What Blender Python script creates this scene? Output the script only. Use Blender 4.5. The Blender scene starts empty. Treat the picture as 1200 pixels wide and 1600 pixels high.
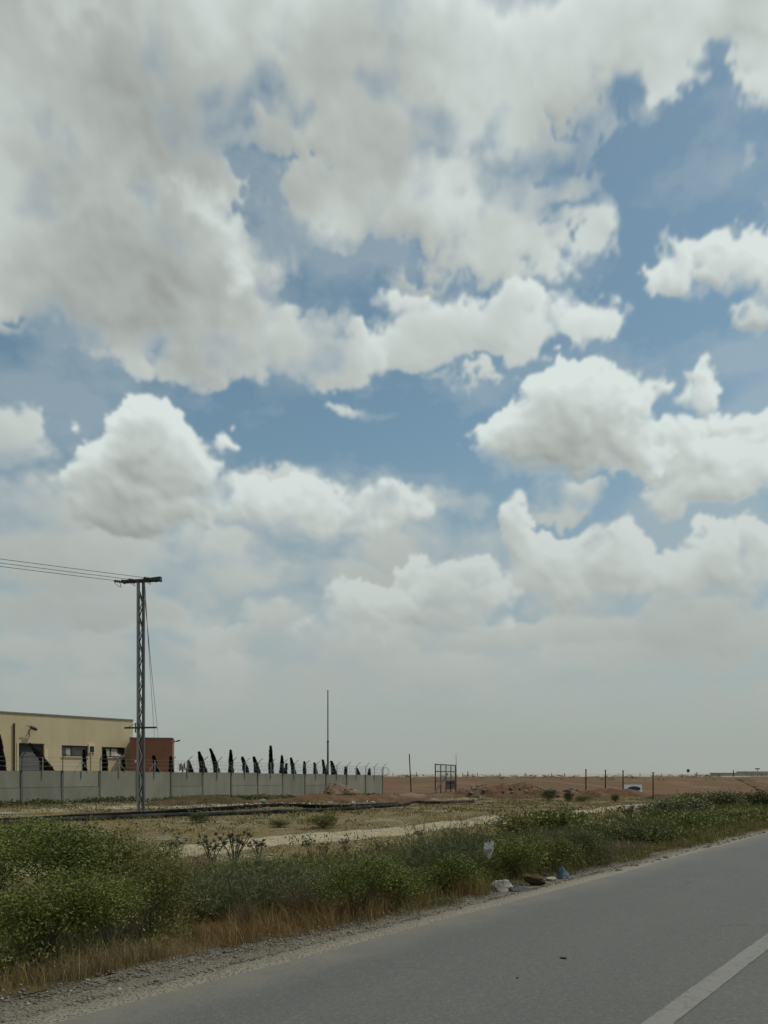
import bpy, math, random
import numpy as np
from mathutils import Vector, Matrix

R = math.radians
scene = bpy.context.scene
COL = scene.collection
random.seed(7)

# ================================================================ camera
EYE = 1.6                                   # the photograph was taken from a seat in a car
F_PX, HORIZON = 1200.0, 1209.0              # focal length and horizon row of the 1200 x 1600 photograph
cam_data = bpy.data.cameras.new('camera')
cam = bpy.data.objects.new('camera', cam_data)
COL.objects.link(cam)
cam.location = (0, 0, EYE)
cam.rotation_euler = (R(90), 0, 0)
cam_data.sensor_fit = 'AUTO'
cam_data.sensor_width = 36.0
cam_data.lens = F_PX / 1600 * 36.0
cam_data.shift_y = (HORIZON - 800) / 1600
cam_data.clip_start = 0.05
cam_data.clip_end = 20000
scene.camera = cam
scene.render.resolution_x, scene.render.resolution_y = 768, 1024

# ================================================================ sun, exposure
SUN_EL, SUN_AZ = R(60), R(76)              # azimuth from +Y towards +X
scene.view_settings.view_transform = 'Standard'
scene.view_settings.look = 'None'
scene.view_settings.exposure = 0.0
scene.view_settings.gamma = 1.0
scene.view_settings.use_curve_mapping = False
sun_data = bpy.data.lights.new('sun', 'SUN')
sun_data.energy = 2.5
sun_data.angle = R(1.5)        # sun veiled by cloud, soft shadows
sun_data.color = (1.0, 0.94, 0.84)
sun = bpy.data.objects.new('sun', sun_data)
COL.objects.link(sun)
sun.rotation_euler = (math.pi / 2 - SUN_EL, 0, math.pi - SUN_AZ)
sun.location = (30, -10, 60)
AIR_TINT = (.93, 1.09, .92)
CLOUD_LIGHT, CLOUD_SHADE = (.69, .76, .735), (.288, .306, .286)
HAZE_TONE = (.348, .372, .352)


# ================================================================ sky: Nishita air behind computed broken cloud
def heading(px, py):
    """Azimuth and elevation, in degrees, of something seen in the photograph."""
    az = math.atan2(px - 600, F_PX)
    el = math.atan2((HORIZON - py) * math.cos(az), F_PX)
    return math.degrees(az), math.degrees(el)


# The clouds, farthest first. Each bank: kind, then its bodies (place in the sky and half sizes, measured on the
# photograph; thickness). Kinds: veil = thin and soft, heap = crisp cauliflower cumulus, deck = broad ragged layer.
BANKS = [
    ('veil', [(150, 1015, 260, 40, .5), (830, 1045, 260, 34, .5), (1050, 1000, 260, 60, .8), (560, 1010, 160, 44, .7), (400, 1060, 260, 40, .55), (700, 1050, 300, 50, .6), (150, 960, 260, 60, .6), (300, 1085, 420, 34, .5), (950, 1090, 420, 30, .5)]),
    ('bank', [(130, 870, 280, 82, .9), (100, 940, 250, 52, .8), (330, 890, 140, 56, .7), (60, 780, 200, 66, .75), (30, 690, 90, 50, .55)]),
    ('veil', [(450, 800, 160, 66, .9), (560, 795, 160, 50, .8), (660, 785, 110, 28, .7), (400, 860, 160, 50, .6), (640, 850, 220, 46, .7), (500, 900, 200, 40, .6), (700, 880, 200, 60, .6)]),
    ('bank', [(745, 1000, 110, 32, .8), (690, 965, 60, 26, .6), (850, 985, 110, 26, .6), (1000, 970, 260, 34, .8), (960, 985, 70, 22, .5), (1080, 990, 80, 20, .45), (440, 968, 75, 40, .6), (390, 1005, 60, 22, .5), (1160, 1000, 60, 26, .5)]),
    ('heap', [(545, 960, 62, 46, .9), (520, 985, 90, 36, .6), (590, 985, 50, 34, .6), (640, 895, 36, 34, .8), (640, 925, 52, 40, .8)]),
    ('heap', [(720, 915, 86, 56, 1.0), (690, 955, 125, 34, .8), (770, 925, 46, 40, .7)]),
    ('heap', [(820, 830, 38, 54, .9), (865, 885, 92, 58, 1.0), (970, 880, 62, 60, 1.0), (1040, 910, 90, 46, .9), (1120, 880, 70, 66, 1.0),
              (1195, 868, 58, 56, .9), (945, 920, 74, 40, .8), (1070, 930, 66, 42, .7), (1160, 915, 70, 42, .8), (875, 925, 84, 42, .8), (905, 850, 40, 26, .5)]),
    ('heap', [(222, 695, 84, 88, 1.4), (280, 735, 80, 76, 1.3), (172, 745, 72, 60, 1.2), (235, 785, 165, 54, 1.2), (330, 775, 80, 48, 1.0), (400, 795, 140, 44, 1.0), (500, 795, 120, 34, .8), (600, 790, 90, 22, .5)]),
    ('veil', [(895, 785, 58, 30, .7), (865, 760, 30, 20, .4)]),
    ('heap', [(1105, 605, 34, 42, .8), (1140, 650, 60, 32, .8), (1190, 655, 40, 34, .7), (1065, 600, 20, 30, .45), (1150, 690, 80, 40, .8)]),
    ('heap', [(1010, 720, 85, 46, .9), (1090, 715, 100, 56, 1.0), (1185, 735, 100, 58, 1.0), (1060, 680, 60, 36, .7), (1130, 760, 150, 36, .9)]),
    ('heap', [(880, 660, 118, 98, 1.5), (840, 690, 90, 76, 1.3), (940, 670, 88, 88, 1.3), (890, 720, 110, 42, 1.0), (985, 710, 60, 44, .9)]),
    ('veil', [(580, 640, 62, 18, .55), (1180, 272, 34, 14, .4), (720, 580, 60, 14, .4)]),
    ('heap', [(1125, 412, 116, 66, 1.1), (1195, 425, 90, 62, 1.1), (1050, 432, 60, 28, .6), (1185, 492, 58, 24, .8)]),
    ('tuft', [(740, 500, 180, 60, 1.1), (880, 505, 84, 42, .8), (640, 530, 100, 46, .9), (655, 462, 70, 36, .7), (560, 545, 70, 38, .8)]),
    ('deck', [(120, 40, 440, 260, 1.5), (60, 280, 420, 270, 1.5), (100, 440, 400, 108, 1.2), (320, 500, 250, 88, 1.2),
              (450, 545, 150, 56, 1.0), (310, 390, 130, 120, 1.0), (560, 20, 440, 190, 1.4), (1000, 30, 460, 150, 1.4), (1185, 140, 80, 84, 1.1), (860, 130, 180, 70, .9),
              (600, 170, 210, 140, 1.2), (770, 170, 200, 116, 1.1), (640, 310, 210, 90, 1.2), (800, 300, 200, 74, 1.0), (820, 380, 160, 72, 1.0), (700, 350, 240, 76, 1.1), (900, 370, 100, 66, 1.0), (740, 408, 210, 34, .9), (840, 400, 130, 44, .9),
              (950, 190, 100, 60, .6), (470, 572, 120, 46, 1.0), (350, 545, 260, 60, 1.1), (400, 210, 160, 60, 1.0), (350, 430, 110, 90, 1.0)]),
]
GAPS = [
    (400, 280, 44, 36, 2.0), (362, 255, 30, 18, .8), (450, 264, 40, 10, .7), (395, 330, 26, 18, .6), (490, 445, 66, 32, 1.7), (560, 400, 90, 24, 1.4), (640, 405, 70, 14, .8),
    (1075, 250, 140, 92, 2.0), (960, 225, 60, 24, .9), (820, 262, 36, 14, 1.1), (1000, 345, 70, 66, 1.1), (20, 487, 32, 12, 1.2),
    (890, 310, 60, 12, .5), (870, 352, 50, 12, .5), (885, 155, 34, 12, .6), (950, 185, 24, 16, .6), (760, 432, 60, 10, .4),
]
# broad light and dark of the deck where it is thin or thick
TONES = [
    (250, 160, 120, 120, -.22), (170, 60, 70, 160, -.10), (20, 120, 90, 200, -.10), (80, 20, 70, 24, .18), (430, 190, 50, 50, -.16), (300, 525, 230, 50, -.16),
    (150, 400, 190, 40, -.10), (470, 150, 70, 60, .14), (950, 60, 240, 80, .16), (620, 60, 200, 60, .12), (305, 320, 50, 24, .40), (362, 405, 26, 24, .42), (640, 240, 60, 60, -.10),
    (600, 330, 120, 40, .14), (1170, 80, 50, 40, -.12), (840, 90, 80, 30, -.08), (180, 330, 80, 26, .14), (780, 210, 80, 30, .12),
]
KINDS = {   # softness above / below, fibre, heads, reach of shade, lightest, darkest
    'deck': (1.35, 1.7, 1.25, .08, .6, .98, .47),
    'tuft': (1.1, 1.4, .95, .16, .5, .98, .48),
    'veil': (1.3, 1.4, .80, .05, .6, .72, .42),
    'bank': (.90, 1.3, .80, .14, .9, .66, .28),
    'heap': (.68, 1.5, .55, .46, .80, 1.08, .06),
}


def lattice(seed, n=256):
    return np.random.default_rng(seed).random((n, n)).astype(np.float32)


def value_noise(x, y, lat):
    n = lat.shape[0]
    xi, yi = np.floor(x), np.floor(y)
    fx, fy = (x - xi).astype(np.float32), (y - yi).astype(np.float32)
    xi, yi = xi.astype(np.int32), yi.astype(np.int32)
    fx = fx * fx * fx * (fx * (fx * 6 - 15) + 10)
    fy = fy * fy * fy * (fy * (fy * 6 - 15) + 10)
    x0, x1, y0, y1 = xi % n, (xi + 1) % n, yi % n, (yi + 1) % n
    return (lat[y0, x0] * (1 - fx) + lat[y0, x1] * fx) * (1 - fy) + (lat[y1, x0] * (1 - fx) + lat[y1, x1] * fx) * fy


def fbm(x, y, f, octaves, gain, seed):
    out, amp, tot = np.zeros(x.shape, np.float32), 1.0, 0.0
    c, s = math.cos(.62), math.sin(.62)
    for k in range(octaves):
        out += amp * value_noise(x * f + 17.3 * k, y * f + 5.1 * k, lattice(seed * 31 + k))
        tot += amp
        x, y = c * x - s * y, s * x + c * y
        f *= 2.03
        amp *= gain
    return out / tot


def cells(x, y, f, seed):
    """Distance to the nearest of jittered points: round heads like cauliflower."""
    n = 128
    jx, jy = lattice(seed, n), lattice(seed + 1, n)
    u, v = x * f, y * f
    ui, vi = np.floor(u).astype(np.int32), np.floor(v).astype(np.int32)
    best = np.full(x.shape, 9.0, np.float32)
    for a in (-1, 0, 1):
        for b in (-1, 0, 1):
            cx, cy = ui + a, vi + b
            dx = cx + jx[cy % n, cx % n] - u
            dy = cy + jy[cy % n, cx % n] - v
            best = np.minimum(best, dx * dx + dy * dy)
    return np.sqrt(best)


def shift(a, dy, dx):
    return np.pad(a, ((max(0, dy), max(0, -dy)), (max(0, dx), max(0, -dx))), mode='edge')[
        max(0, -dy):max(0, -dy) + a.shape[0], max(0, -dx):max(0, -dx) + a.shape[1]]


def blur(a, r):
    if r < 1:
        return a
    for ax in (0, 1):
        for _ in range(3):
            p = np.pad(a, [(r + 1, r) if i == ax else (0, 0) for i in (0, 1)], mode='edge')
            c = np.cumsum(p, axis=ax, dtype=np.float64)
            k = 2 * r + 1
            a = ((c[k:] - c[:-k]) if ax == 0 else (c[:, k:] - c[:, :-k])).astype(np.float32) / k
    return a


def cloud_map(az0, az1, el0, el1, ppd):
    """Cover (0-1) and lightness (0-1) of the cloud over a patch of sky, rows from the horizon up."""
    w, h = int((az1 - az0) * ppd), int((el1 - el0) * ppd)
    az = np.linspace(az0, az1, w, dtype=np.float32)[None, :].repeat(h, 0)
    el = np.linspace(el0, el1, h, dtype=np.float32)[:, None].repeat(w, 1)
    low = np.clip((el - 4) / 26, 0, 1)
    amp = .8 + 1.6 * low                                     # outlines are more ragged in the nearer cloud overhead
    wx = (fbm(az, el * 1.15, .3, 6, .58, 3) - .5) * amp * 2.9
    wy = (fbm(az, el * 1.15, .3, 6, .58, 4) - .5) * amp * 2.2
    X, Y = az + wx, el + wy
    fib_a, fib_b = fbm(az, el * 1.25, .34, 8, .56, 5) - .5, fbm(az, el * 1.1, .9, 6, .56, 6) - .5
    heads_a = .55 - cells(X, Y * 1.1, .36, 21)
    heads_b = .55 - cells(az + wx * .6 + 3, (el + wy * .6) * 1.1, .85, 25)
    heads_c = .55 - cells(az + wx * .4 + 7, (el + wy * .4) * 1.1, 2.0, 29)
    heads = heads_a * .9 + heads_b * .6 + heads_c * .26
    softn = np.clip(fbm(az, el * 1.4, .25, 3, .5, 9) * 1.9 - .35, .25, 1.3)
    broad = fbm(az, el * 1.3, .14, 4, .45, 11) - .5

    def place(row):
        cx, cy, rx, ry, t = row
        a, e = heading(cx, cy)
        return a, e, rx * (heading(cx + 5, cy)[0] - heading(cx - 5, cy)[0]) / 10, ry * (heading(cx, cy - 5)[1] - heading(cx, cy + 5)[1]) / 10, t

    def union(rows, x, y, base, k):
        acc = np.full(x.shape, base, np.float32)
        for row in rows:
            a, e, ra, re, t = place(row)
            v = t * (1 - ((x - a) / ra) ** 2 - ((y - e) / re) ** 2)
            m = np.clip(.5 + .5 * (v - acc) / k, 0, 1)
            acc = acc * (1 - m) + v * m + k * m * (1 - m)
        return acc

    def paint(body, kind, sl, cover, light, tone):
        up, dn, f_amt, h_amt, reach, hi, lo = KINDS[kind]
        lw = low[sl]
        t = body + fib_a[sl] * f_amt + fib_b[sl] * .26 * f_amt + np.clip(body * 1.6 + .6, 0, 1) * heads[sl] * h_amt
        thick = np.maximum(t, 0)
        depth = np.zeros_like(thick)
        for step, wgt in ((.5, .22), (1.2, .35), (2.4, .55), (4.2, .75), (7.0, .8), (11.0, .7)):
            s_ = step * reach * ppd
            depth += wgt * shift(blur(thick, int(.25 * s_)), -int(round(s_ * .93)), -int(round(s_ * .36)))
        # the underside is softer than the top
        under = np.clip(depth * .9, 0, 1)
        soft = (up * (1 - under) + dn * under) * softn[sl]
        c = np.clip((t + .03) / soft, 0, 1)
        c = c * c * (3 - 2 * c)
        c = blur(c, 1) if ppd > 10 else c
        lit = np.exp(-(.36 if kind == 'heap' else .62) * depth - .15 * thick)
        g = blur(t, max(1, int(.06 * ppd)))
        gy, gx = np.gradient(g * ppd)
        rel = np.clip(-(gy * .9 + gx * .45), -2.2, 2.2)
        g2 = blur(t, max(1, int(.22 * ppd)))
        hy, hx = np.gradient(g2 * ppd)
        billow = np.clip(-(hy * .9 + hx * .5), -1.2, 1.2) * (.20 if kind == 'heap' else .06) * np.clip(thick * 2, 0, 1)
        lit = lo + (hi - lo) * lit + billow + (.06 if kind == 'heap' else .03) * rel * np.clip(thick * 3, 0, 1)
        lit = lit + (.10 * heads_b[sl] + .10 * heads_a[sl]) * np.clip(thick * 2.5, 0, 1) * (1.0 if kind == 'heap' else .15)
        lit = lit + broad[sl] * (.85 if kind == 'deck' else .25) + tone
        lit = blur(lit, 1) if ppd > 10 else lit
        cover[sl] = 1 - (1 - cover[sl]) * (1 - c)
        light[sl] = light[sl] * (1 - c) + np.clip(lit, 0, 1.05) * c

    cover, light = np.zeros((h, w), np.float32), np.full((h, w), .6, np.float32)
    away = np.clip((np.maximum(np.abs(az) - 29, (el - 44) * 1.2)) / 8, 0, 1)
    # a thin veil over all of it
    thin = np.clip(fbm(az, el * 1.8, .09, 6, .55, 19) * 2.6 - 1.2, 0, .5) * .55 + .05
    cover[:] = thin
    for kind, rows in BANKS:
        pl = [place(r_) for r_ in rows]
        m = 5.0
        i0, i1 = [int(np.clip((q - el0) * ppd, 0, h)) for q in (min(p[1] - p[3] for p in pl) - m, max(p[1] + p[3] for p in pl) + m + 4)]
        j0, j1 = [int(np.clip((q - az0) * ppd, 0, w)) for q in (min(p[0] - p[2] for p in pl) - m, max(p[0] + p[2] for p in pl) + m)]
        sl = (slice(i0, i1), slice(j0, j1))
        body = union(rows, X[sl], Y[sl], -.8, .12)
        tone = 0.0
        if kind == 'deck':
            body = body - np.maximum(union(GAPS, X[sl], Y[sl], -.2, .1), 0)
            for row in TONES:
                a, e, ra, re, dlt = place(row)
                tone = tone + dlt * np.exp(-((X[sl] - a) / ra) ** 2 - ((Y[sl] - e) / re) ** 2)
        body = body * (1 - away[sl]) - .9 * away[sl]
        paint(body, kind, sl, cover, light, tone)
    if away.max() > 0:                                         # beyond the photographed part: the same broken cloud
        wide = np.clip((fbm(az, el * 1.5, .07, 4, .5, 8) - .46) * 5.5, -.8, 1.3)
        paint(wide * away - .9 * (1 - away), 'deck', (slice(0, h), slice(0, w)), cover, light, 0.0)
    return cover, np.clip(light, 0, 1.05)


class Graph:
    """Small helper that writes shader formulas as nodes."""
    def __init__(self, tree):
        self.t, self.n, self.l = tree, tree.nodes, tree.links

    def put(self, sock, v):
        if v is None:
            return
        if isinstance(v, bpy.types.NodeSocket):
            self.l.new(v, sock)
        else:
            sock.default_value = v

    def m(self, op, a, b=None, c=None, clamp=False):
        n = self.n.new('ShaderNodeMath')
        n.operation = op
        n.use_clamp = clamp
        for i, v in enumerate((a, b, c)):
            self.put(n.inputs[i], v)
        return n.outputs[0]

    def v(self, op, a, b=None, c=None, value=False):
        n = self.n.new('ShaderNodeVectorMath')
        n.operation = op
        for i, x in enumerate((a, b, c)):
            self.put(n.inputs[i], x)
        return n.outputs['Value'] if value else n.outputs[0]

    def comb(self, x, y, z):
        n = self.n.new('ShaderNodeCombineXYZ')
        for i, q in enumerate((x, y, z)):
            self.put(n.inputs[i], q)
        return n.outputs[0]

    def sep(self, a):
        n = self.n.new('ShaderNodeSeparateXYZ')
        self.put(n.inputs[0], a)
        return n.outputs

    def noise(self, vec, scale, detail=4, rough=0.5, dist=0.0):
        n = self.n.new('ShaderNodeTexNoise')
        self.put(n.inputs['Vector'], vec)
        self.put(n.inputs['Scale'], scale)
        n.inputs['Detail'].default_value = detail
        n.inputs['Roughness'].default_value = rough
        n.inputs['Distortion'].default_value = dist
        return n.outputs[0]

    def voro(self, vec, scale, out='Distance', feature='F1'):
        n = self.n.new('ShaderNodeTexVoronoi')
        n.feature = feature
        self.put(n.inputs['Vector'], vec)
        self.put(n.inputs['Scale'], scale)
        return n.outputs[out]

    def ramp(self, x, a, b, lo=0.0, hi=1.0, smooth=True):
        n = self.n.new('ShaderNodeMapRange')
        n.interpolation_type = 'SMOOTHSTEP' if smooth else 'LINEAR'
        for i, q in enumerate((x, a, b, lo, hi)):
            self.put(n.inputs[i], q)
        return n.outputs[0]

    def mix(self, f, a, b, blend='MIX'):
        n = self.n.new('ShaderNodeMix')
        n.data_type = 'RGBA'
        n.blend_type = blend
        self.put(n.inputs[0], f)
        self.put(n.inputs[6], a if isinstance(a, bpy.types.NodeSocket) else tuple(a)[:3] + (1,))
        self.put(n.inputs[7], b if isinstance(b, bpy.types.NodeSocket) else tuple(b)[:3] + (1,))
        return n.outputs[2]

    def bump(self, height, strength, dist):
        n = self.n.new('ShaderNodeBump')
        n.inputs['Strength'].default_value = strength
        n.inputs['Distance'].default_value = dist
        self.put(n.inputs['Height'], height)
        return n.outputs[0]


def build_world():
    world = bpy.data.worlds.new('World')
    scene.world = world
    world.use_nodes = True
    t = world.node_tree
    t.nodes.clear()
    G = Graph(t)
    out = t.nodes.new('ShaderNodeOutputWorld')
    bg = t.nodes.new('ShaderNodeBackground')
    t.links.new(bg.outputs[0], out.inputs[0])
    bg.inputs['Strength'].default_value = 0.1
    sky = t.nodes.new('ShaderNodeTexSky')
    sky.sky_type = 'NISHITA'
    sky.sun_disc = False
    sky.sun_elevation = SUN_EL
    sky.sun_rotation = SUN_AZ
    sky.altitude = 500
    sky.air_density = 1.0
    sky.dust_density = 1.0
    sky.ozone_density = 1.0
    d = t.nodes.new('ShaderNodeTexCoord').outputs['Generated']
    dx, dy, dz = G.sep(d)
    az = G.m('MULTIPLY', G.m('ARCTAN2', dx, dy), 57.29578)
    el = G.m('MULTIPLY', G.m('ARCSINE', dz), 57.29578)

    def layer(name, a0, a1, e0, e1, ppd):
        cover, light = cloud_map(a0, a1, e0, e1, ppd)
        h, w = cover.shape
        im = bpy.data.images.new(name, w, h, alpha=False, float_buffer=True, is_data=True)
        px = np.ones((h, w, 4), np.float32)
        px[..., 0], px[..., 1], px[..., 2] = cover, light, 0
        im.pixels.foreach_set(px.ravel())
        im.update()
        n = t.nodes.new('ShaderNodeTexImage')
        n.image = im
        n.extension = 'EXTEND'
        n.interpolation = 'Linear'
        G.put(n.inputs['Vector'], G.comb(G.ramp(az, a0, a1, smooth=False), G.ramp(el, e0, e1, smooth=False), 0))
        return n.outputs[0]
    front = layer('cloud_front', -33.0, 33.0, -2.0, 50.0, 18)
    round_ = layer('cloud_round', -180.0, 180.0, -2.0, 90.0, 4)
    inside = G.m('MULTIPLY', G.ramp(G.m('ABSOLUTE', az), 30, 33, 1, 0), G.ramp(el, 46, 50, 1, 0))
    cl = G.mix(inside, round_, front)
    sc = t.nodes.new('ShaderNodeSeparateColor')
    G.put(sc.inputs[0], cl)
    cover, light = sc.outputs[0], sc.outputs[1]
    ten = lambda c: tuple(10 * q for q in c)          # the background runs at strength 0.1
    cloud = G.mix(light, ten(CLOUD_SHADE), ten(CLOUD_LIGHT))
    haze = G.ramp(el, 2.0, 23.0, 1.0, 0.0, smooth=False)
    air = G.mix(1.0, sky.outputs[0], AIR_TINT, 'MULTIPLY')
    air = G.mix(G.m('MULTIPLY', haze, .95), air, ten(HAZE_TONE))
    cloud = G.mix(G.m('MULTIPLY', haze, .84), cloud, ten(HAZE_TONE))
    G.put(bg.inputs['Color'], G.mix(cover, air, cloud))


build_world()


# ================================================================ scene bookkeeping
def tag(o, label=None, cat=None, group=None, kind=None):
    for k, v in (('label', label), ('category', cat), ('group', group), ('kind', kind)):
        if v:
            o[k] = v
    return o


def base(name, loc, rz=0.0, label=None, cat=None, group=None):
    o = bpy.data.objects.new(name, None)
    o.empty_display_size = .2
    COL.objects.link(o)
    o.location, o.rotation_euler = loc, (0, 0, rz)
    return tag(o, label, cat, group)


def put(name, me, mat=None, parent=None):
    o = bpy.data.objects.new(name, me)
    COL.objects.link(o)
    if mat is not None and not me.materials:
        me.materials.append(mat)
    if parent is not None:
        o.parent = parent
    return o


class MB:
    """Collects shapes into one mesh."""
    def __init__(self):
        self.v, self.f = [], []

    def add(self, vs, fs):
        k = len(self.v)
        self.v += [tuple(q) for q in vs]
        self.f += [tuple(i + k for i in f) for f in fs]
        return self

    def box(self, c, s, rot=None):
        x, y, z = (q / 2 for q in s)
        vs = [Vector((a * x, b * y, d * z)) for d in (-1, 1) for b in (-1, 1) for a in (-1, 1)]
        if rot is not None:
            vs = [rot @ q for q in vs]
        c = Vector(c)
        return self.add([q + c for q in vs], [(0, 2, 3, 1), (4, 5, 7, 6), (0, 1, 5, 4), (2, 6, 7, 3), (0, 4, 6, 2), (1, 3, 7, 5)])

    def span(self, lo, hi):
        return self.box([(a + b) / 2 for a, b in zip(lo, hi)], [b - a for a, b in zip(lo, hi)])

    def bar(self, a, b, w, d=None, up=(0, 0, 1)):
        a, b = Vector(a), Vector(b)
        z = (b - a).normalized()
        u = Vector(up)
        if abs(z.dot(u)) > .98:
            u = Vector((0, 1, 0))
        x = u.cross(z).normalized()
        y = z.cross(x)
        rot = Matrix((x, y, z)).transposed()
        return self.box((a + b) / 2, (w, d or w, (b - a).length), rot)

    def tube(self, pts, r, n=6, cap=True):
        pts = [Vector(p) for p in pts]
        rs = r if isinstance(r, (list, tuple)) else [r] * len(pts)
        rings = []
        x = None
        for i, p in enumerate(pts):
            t = (pts[min(i + 1, len(pts) - 1)] - pts[max(i - 1, 0)]).normalized()
            if x is None:
                x = t.orthogonal().normalized()
            x = (x - t * x.dot(t)).normalized()
            y = t.cross(x)
            rings.append([p + (x * math.cos(2 * math.pi * k / n) + y * math.sin(2 * math.pi * k / n)) * rs[i] for k in range(n)])
        vs = [q for ring in rings for q in ring]
        fs = [(i * n + k, i * n + (k + 1) % n, (i + 1) * n + (k + 1) % n, (i + 1) * n + k) for i in range(len(pts) - 1) for k in range(n)]
        if cap:
            fs += [tuple(range(n - 1, -1, -1)), tuple((len(pts) - 1) * n + k for k in range(n))]
        return self.add(vs, fs)

    def mesh(self, name, smooth=False):
        me = bpy.data.meshes.new(name)
        me.from_pydata(self.v, [], self.f)
        if smooth:
            me.polygons.foreach_set('use_smooth', [True] * len(me.polygons))
        me.update()
        return me

    def build(self, name, mat, parent=None, smooth=False):
        return put(name, self.mesh(name, smooth), mat, parent)


def polys_mesh(name, verts, loops, starts, smooth=False):
    me = bpy.data.meshes.new(name)
    me.vertices.add(len(verts))
    me.vertices.foreach_set('co', np.ascontiguousarray(verts, np.float32).ravel())
    me.loops.add(len(loops))
    me.loops.foreach_set('vertex_index', np.ascontiguousarray(loops, np.int32))
    me.polygons.add(len(starts))
    me.polygons.foreach_set('loop_start', np.ascontiguousarray(starts, np.int32))
    if smooth:
        me.polygons.foreach_set('use_smooth', np.ones(len(starts), bool))
    me.update(calc_edges=True)
    return me


def quads_mesh(name, P):
    """P: (n, 4, 3)."""
    n = len(P)
    return polys_mesh(name, P.reshape(-1, 3), np.arange(4 * n), np.arange(n) * 4)


def unit(a):
    return a / np.maximum(np.linalg.norm(a, axis=-1, keepdims=True), 1e-9)


def leaves(rng, c, d, length, width):
    """Folded leaf blades at points c, pointing along d -> (n, 4, 3)."""
    n = len(c)
    d = unit(d)
    side = unit(np.cross(d, rng.normal(size=(n, 3))))
    nrm = np.cross(d, side)
    L = (length * rng.uniform(.6, 1.25, n))[:, None]
    W = (width * rng.uniform(.6, 1.25, n))[:, None]
    P = np.empty((n, 4, 3), np.float32)
    P[:, 0] = c
    P[:, 1] = c + d * L * .5 + side * W * .5 + nrm * W * .12
    P[:, 2] = c + d * L
    P[:, 3] = c + d * L * .5 - side * W * .5 + nrm * W * .12
    return P


def blades_mesh(name, root, lean, height, width, curl=.5, rng=None):
    """Bent grass blades: root (n,3), lean (n,2) sideways reach at the tip, height (n,), width (n,)."""
    n = len(root)
    lean3 = np.concatenate([lean, np.zeros((n, 1))], 1)
    up = np.zeros((n, 3))
    up[:, 2] = height
    ang = rng.uniform(0, 2 * np.pi, n)
    side = np.stack([np.cos(ang), np.sin(ang), np.zeros(n)], 1) * width[:, None] * .5
    mid = root + up * .58 + lean3 * (1 - curl) * .5
    tip = root + up + lean3
    V = np.empty((n, 5, 3), np.float32)
    V[:, 0], V[:, 1] = root - side, root + side
    V[:, 2], V[:, 3] = mid + side * .8, mid - side * .8
    V[:, 4] = tip
    i = np.arange(n)[:, None] * 5
    loops = np.concatenate([i + [[0, 1, 2, 3]], i + [[3, 2, 4]]], 1).ravel()
    st = (np.arange(n)[:, None] * 7 + [[0, 4]]).ravel()
    return polys_mesh(name, V.reshape(-1, 3), loops, st)


# ================================================================ materials
def material(name, rough=.85, spec=.3):
    m = bpy.data.materials.new(name)
    m.use_nodes = True
    b = m.node_tree.nodes['Principled BSDF']
    b.inputs['Roughness'].default_value = rough
    b.inputs['Specular IOR Level'].default_value = spec
    G = Graph(m.node_tree)
    return m, b, G


def place_of(G):
    return G.n.new('ShaderNodeNewGeometry').outputs['Position']


def obj_of(G):
    return G.n.new('ShaderNodeTexCoord').outputs['Object']


def plain(name, a, b_=None, scale=3.0, rough=.8, spec=.3, bump=0.0, bscale=30.0, metal=0.0, streak=False):
    """Two tones mixed by noise, with fine relief."""
    m, b, G = material(name, rough, spec)
    b_ = b_ or tuple(q * .8 for q in a)
    p = obj_of(G)
    q = G.v('MULTIPLY', p, (1, 1, .15)) if streak else p
    f = G.ramp(G.noise(q, scale, 5, .6), .35, .65)
    G.put(b.inputs['Base Color'], G.mix(f, a, b_))
    b.inputs['Metallic'].default_value = metal
    if bump:
        G.put(b.inputs['Normal'], G.bump(G.noise(p, bscale, 4, .6), .6, bump))
    return m


def foliage(name, tones, trans=.18, rough=.6):
    """Leaf material: every leaf takes its own tone, every plant drifts a little."""
    m, b, G = material(name, rough, .25)
    geo = G.n.new('ShaderNodeNewGeometry')
    rnd = geo.outputs['Random Per Island']
    pn = G.noise(geo.outputs['Position'], .9, 3, .5)
    oi = G.n.new('ShaderNodeObjectInfo').outputs['Random']
    f = G.m('ADD', G.m('ADD', G.m('MULTIPLY_ADD', rnd, .58, .08), G.m('MULTIPLY_ADD', oi, .22, -.11)), G.m('MULTIPLY_ADD', pn, 1.0, -.38), clamp=True)
    r = G.n.new('ShaderNodeValToRGB')
    e = r.color_ramp.elements
    e[0].color, e[1].color = tones[0] + (1,), tones[-1] + (1,)
    for i, c in enumerate(tones[1:-1]):
        k = e.new((i + 1) / (len(tones) - 1))
        k.color = c + (1,)
    G.put(r.inputs[0], f)
    G.put(b.inputs['Base Color'], r.outputs[0])
    t = G.n.new('ShaderNodeBsdfTranslucent')
    G.put(t.inputs[0], r.outputs[0])
    mx = G.n.new('ShaderNodeMixShader')
    mx.inputs[0].default_value = trans
    G.put(mx.inputs[1], b.outputs[0])
    G.put(mx.inputs[2], t.outputs[0])
    out = [n for n in G.n if n.type == 'OUTPUT_MATERIAL'][0]
    G.l.new(mx.outputs[0], out.inputs[0])
    return m


# directions of the road: r along it, n away from it to the side of the compound
RX, RY = .6207, .7841
ROAD_ANGLE = math.atan2(RY, RX)


def along(G):
    """Coordinates along and across the road, for ground materials."""
    p = place_of(G)
    s = G.v('DOT_PRODUCT', p, (RX, RY, 0), value=True)
    q = G.v('DOT_PRODUCT', p, (-RY, RX, 0), value=True)
    return p, s, q


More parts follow.
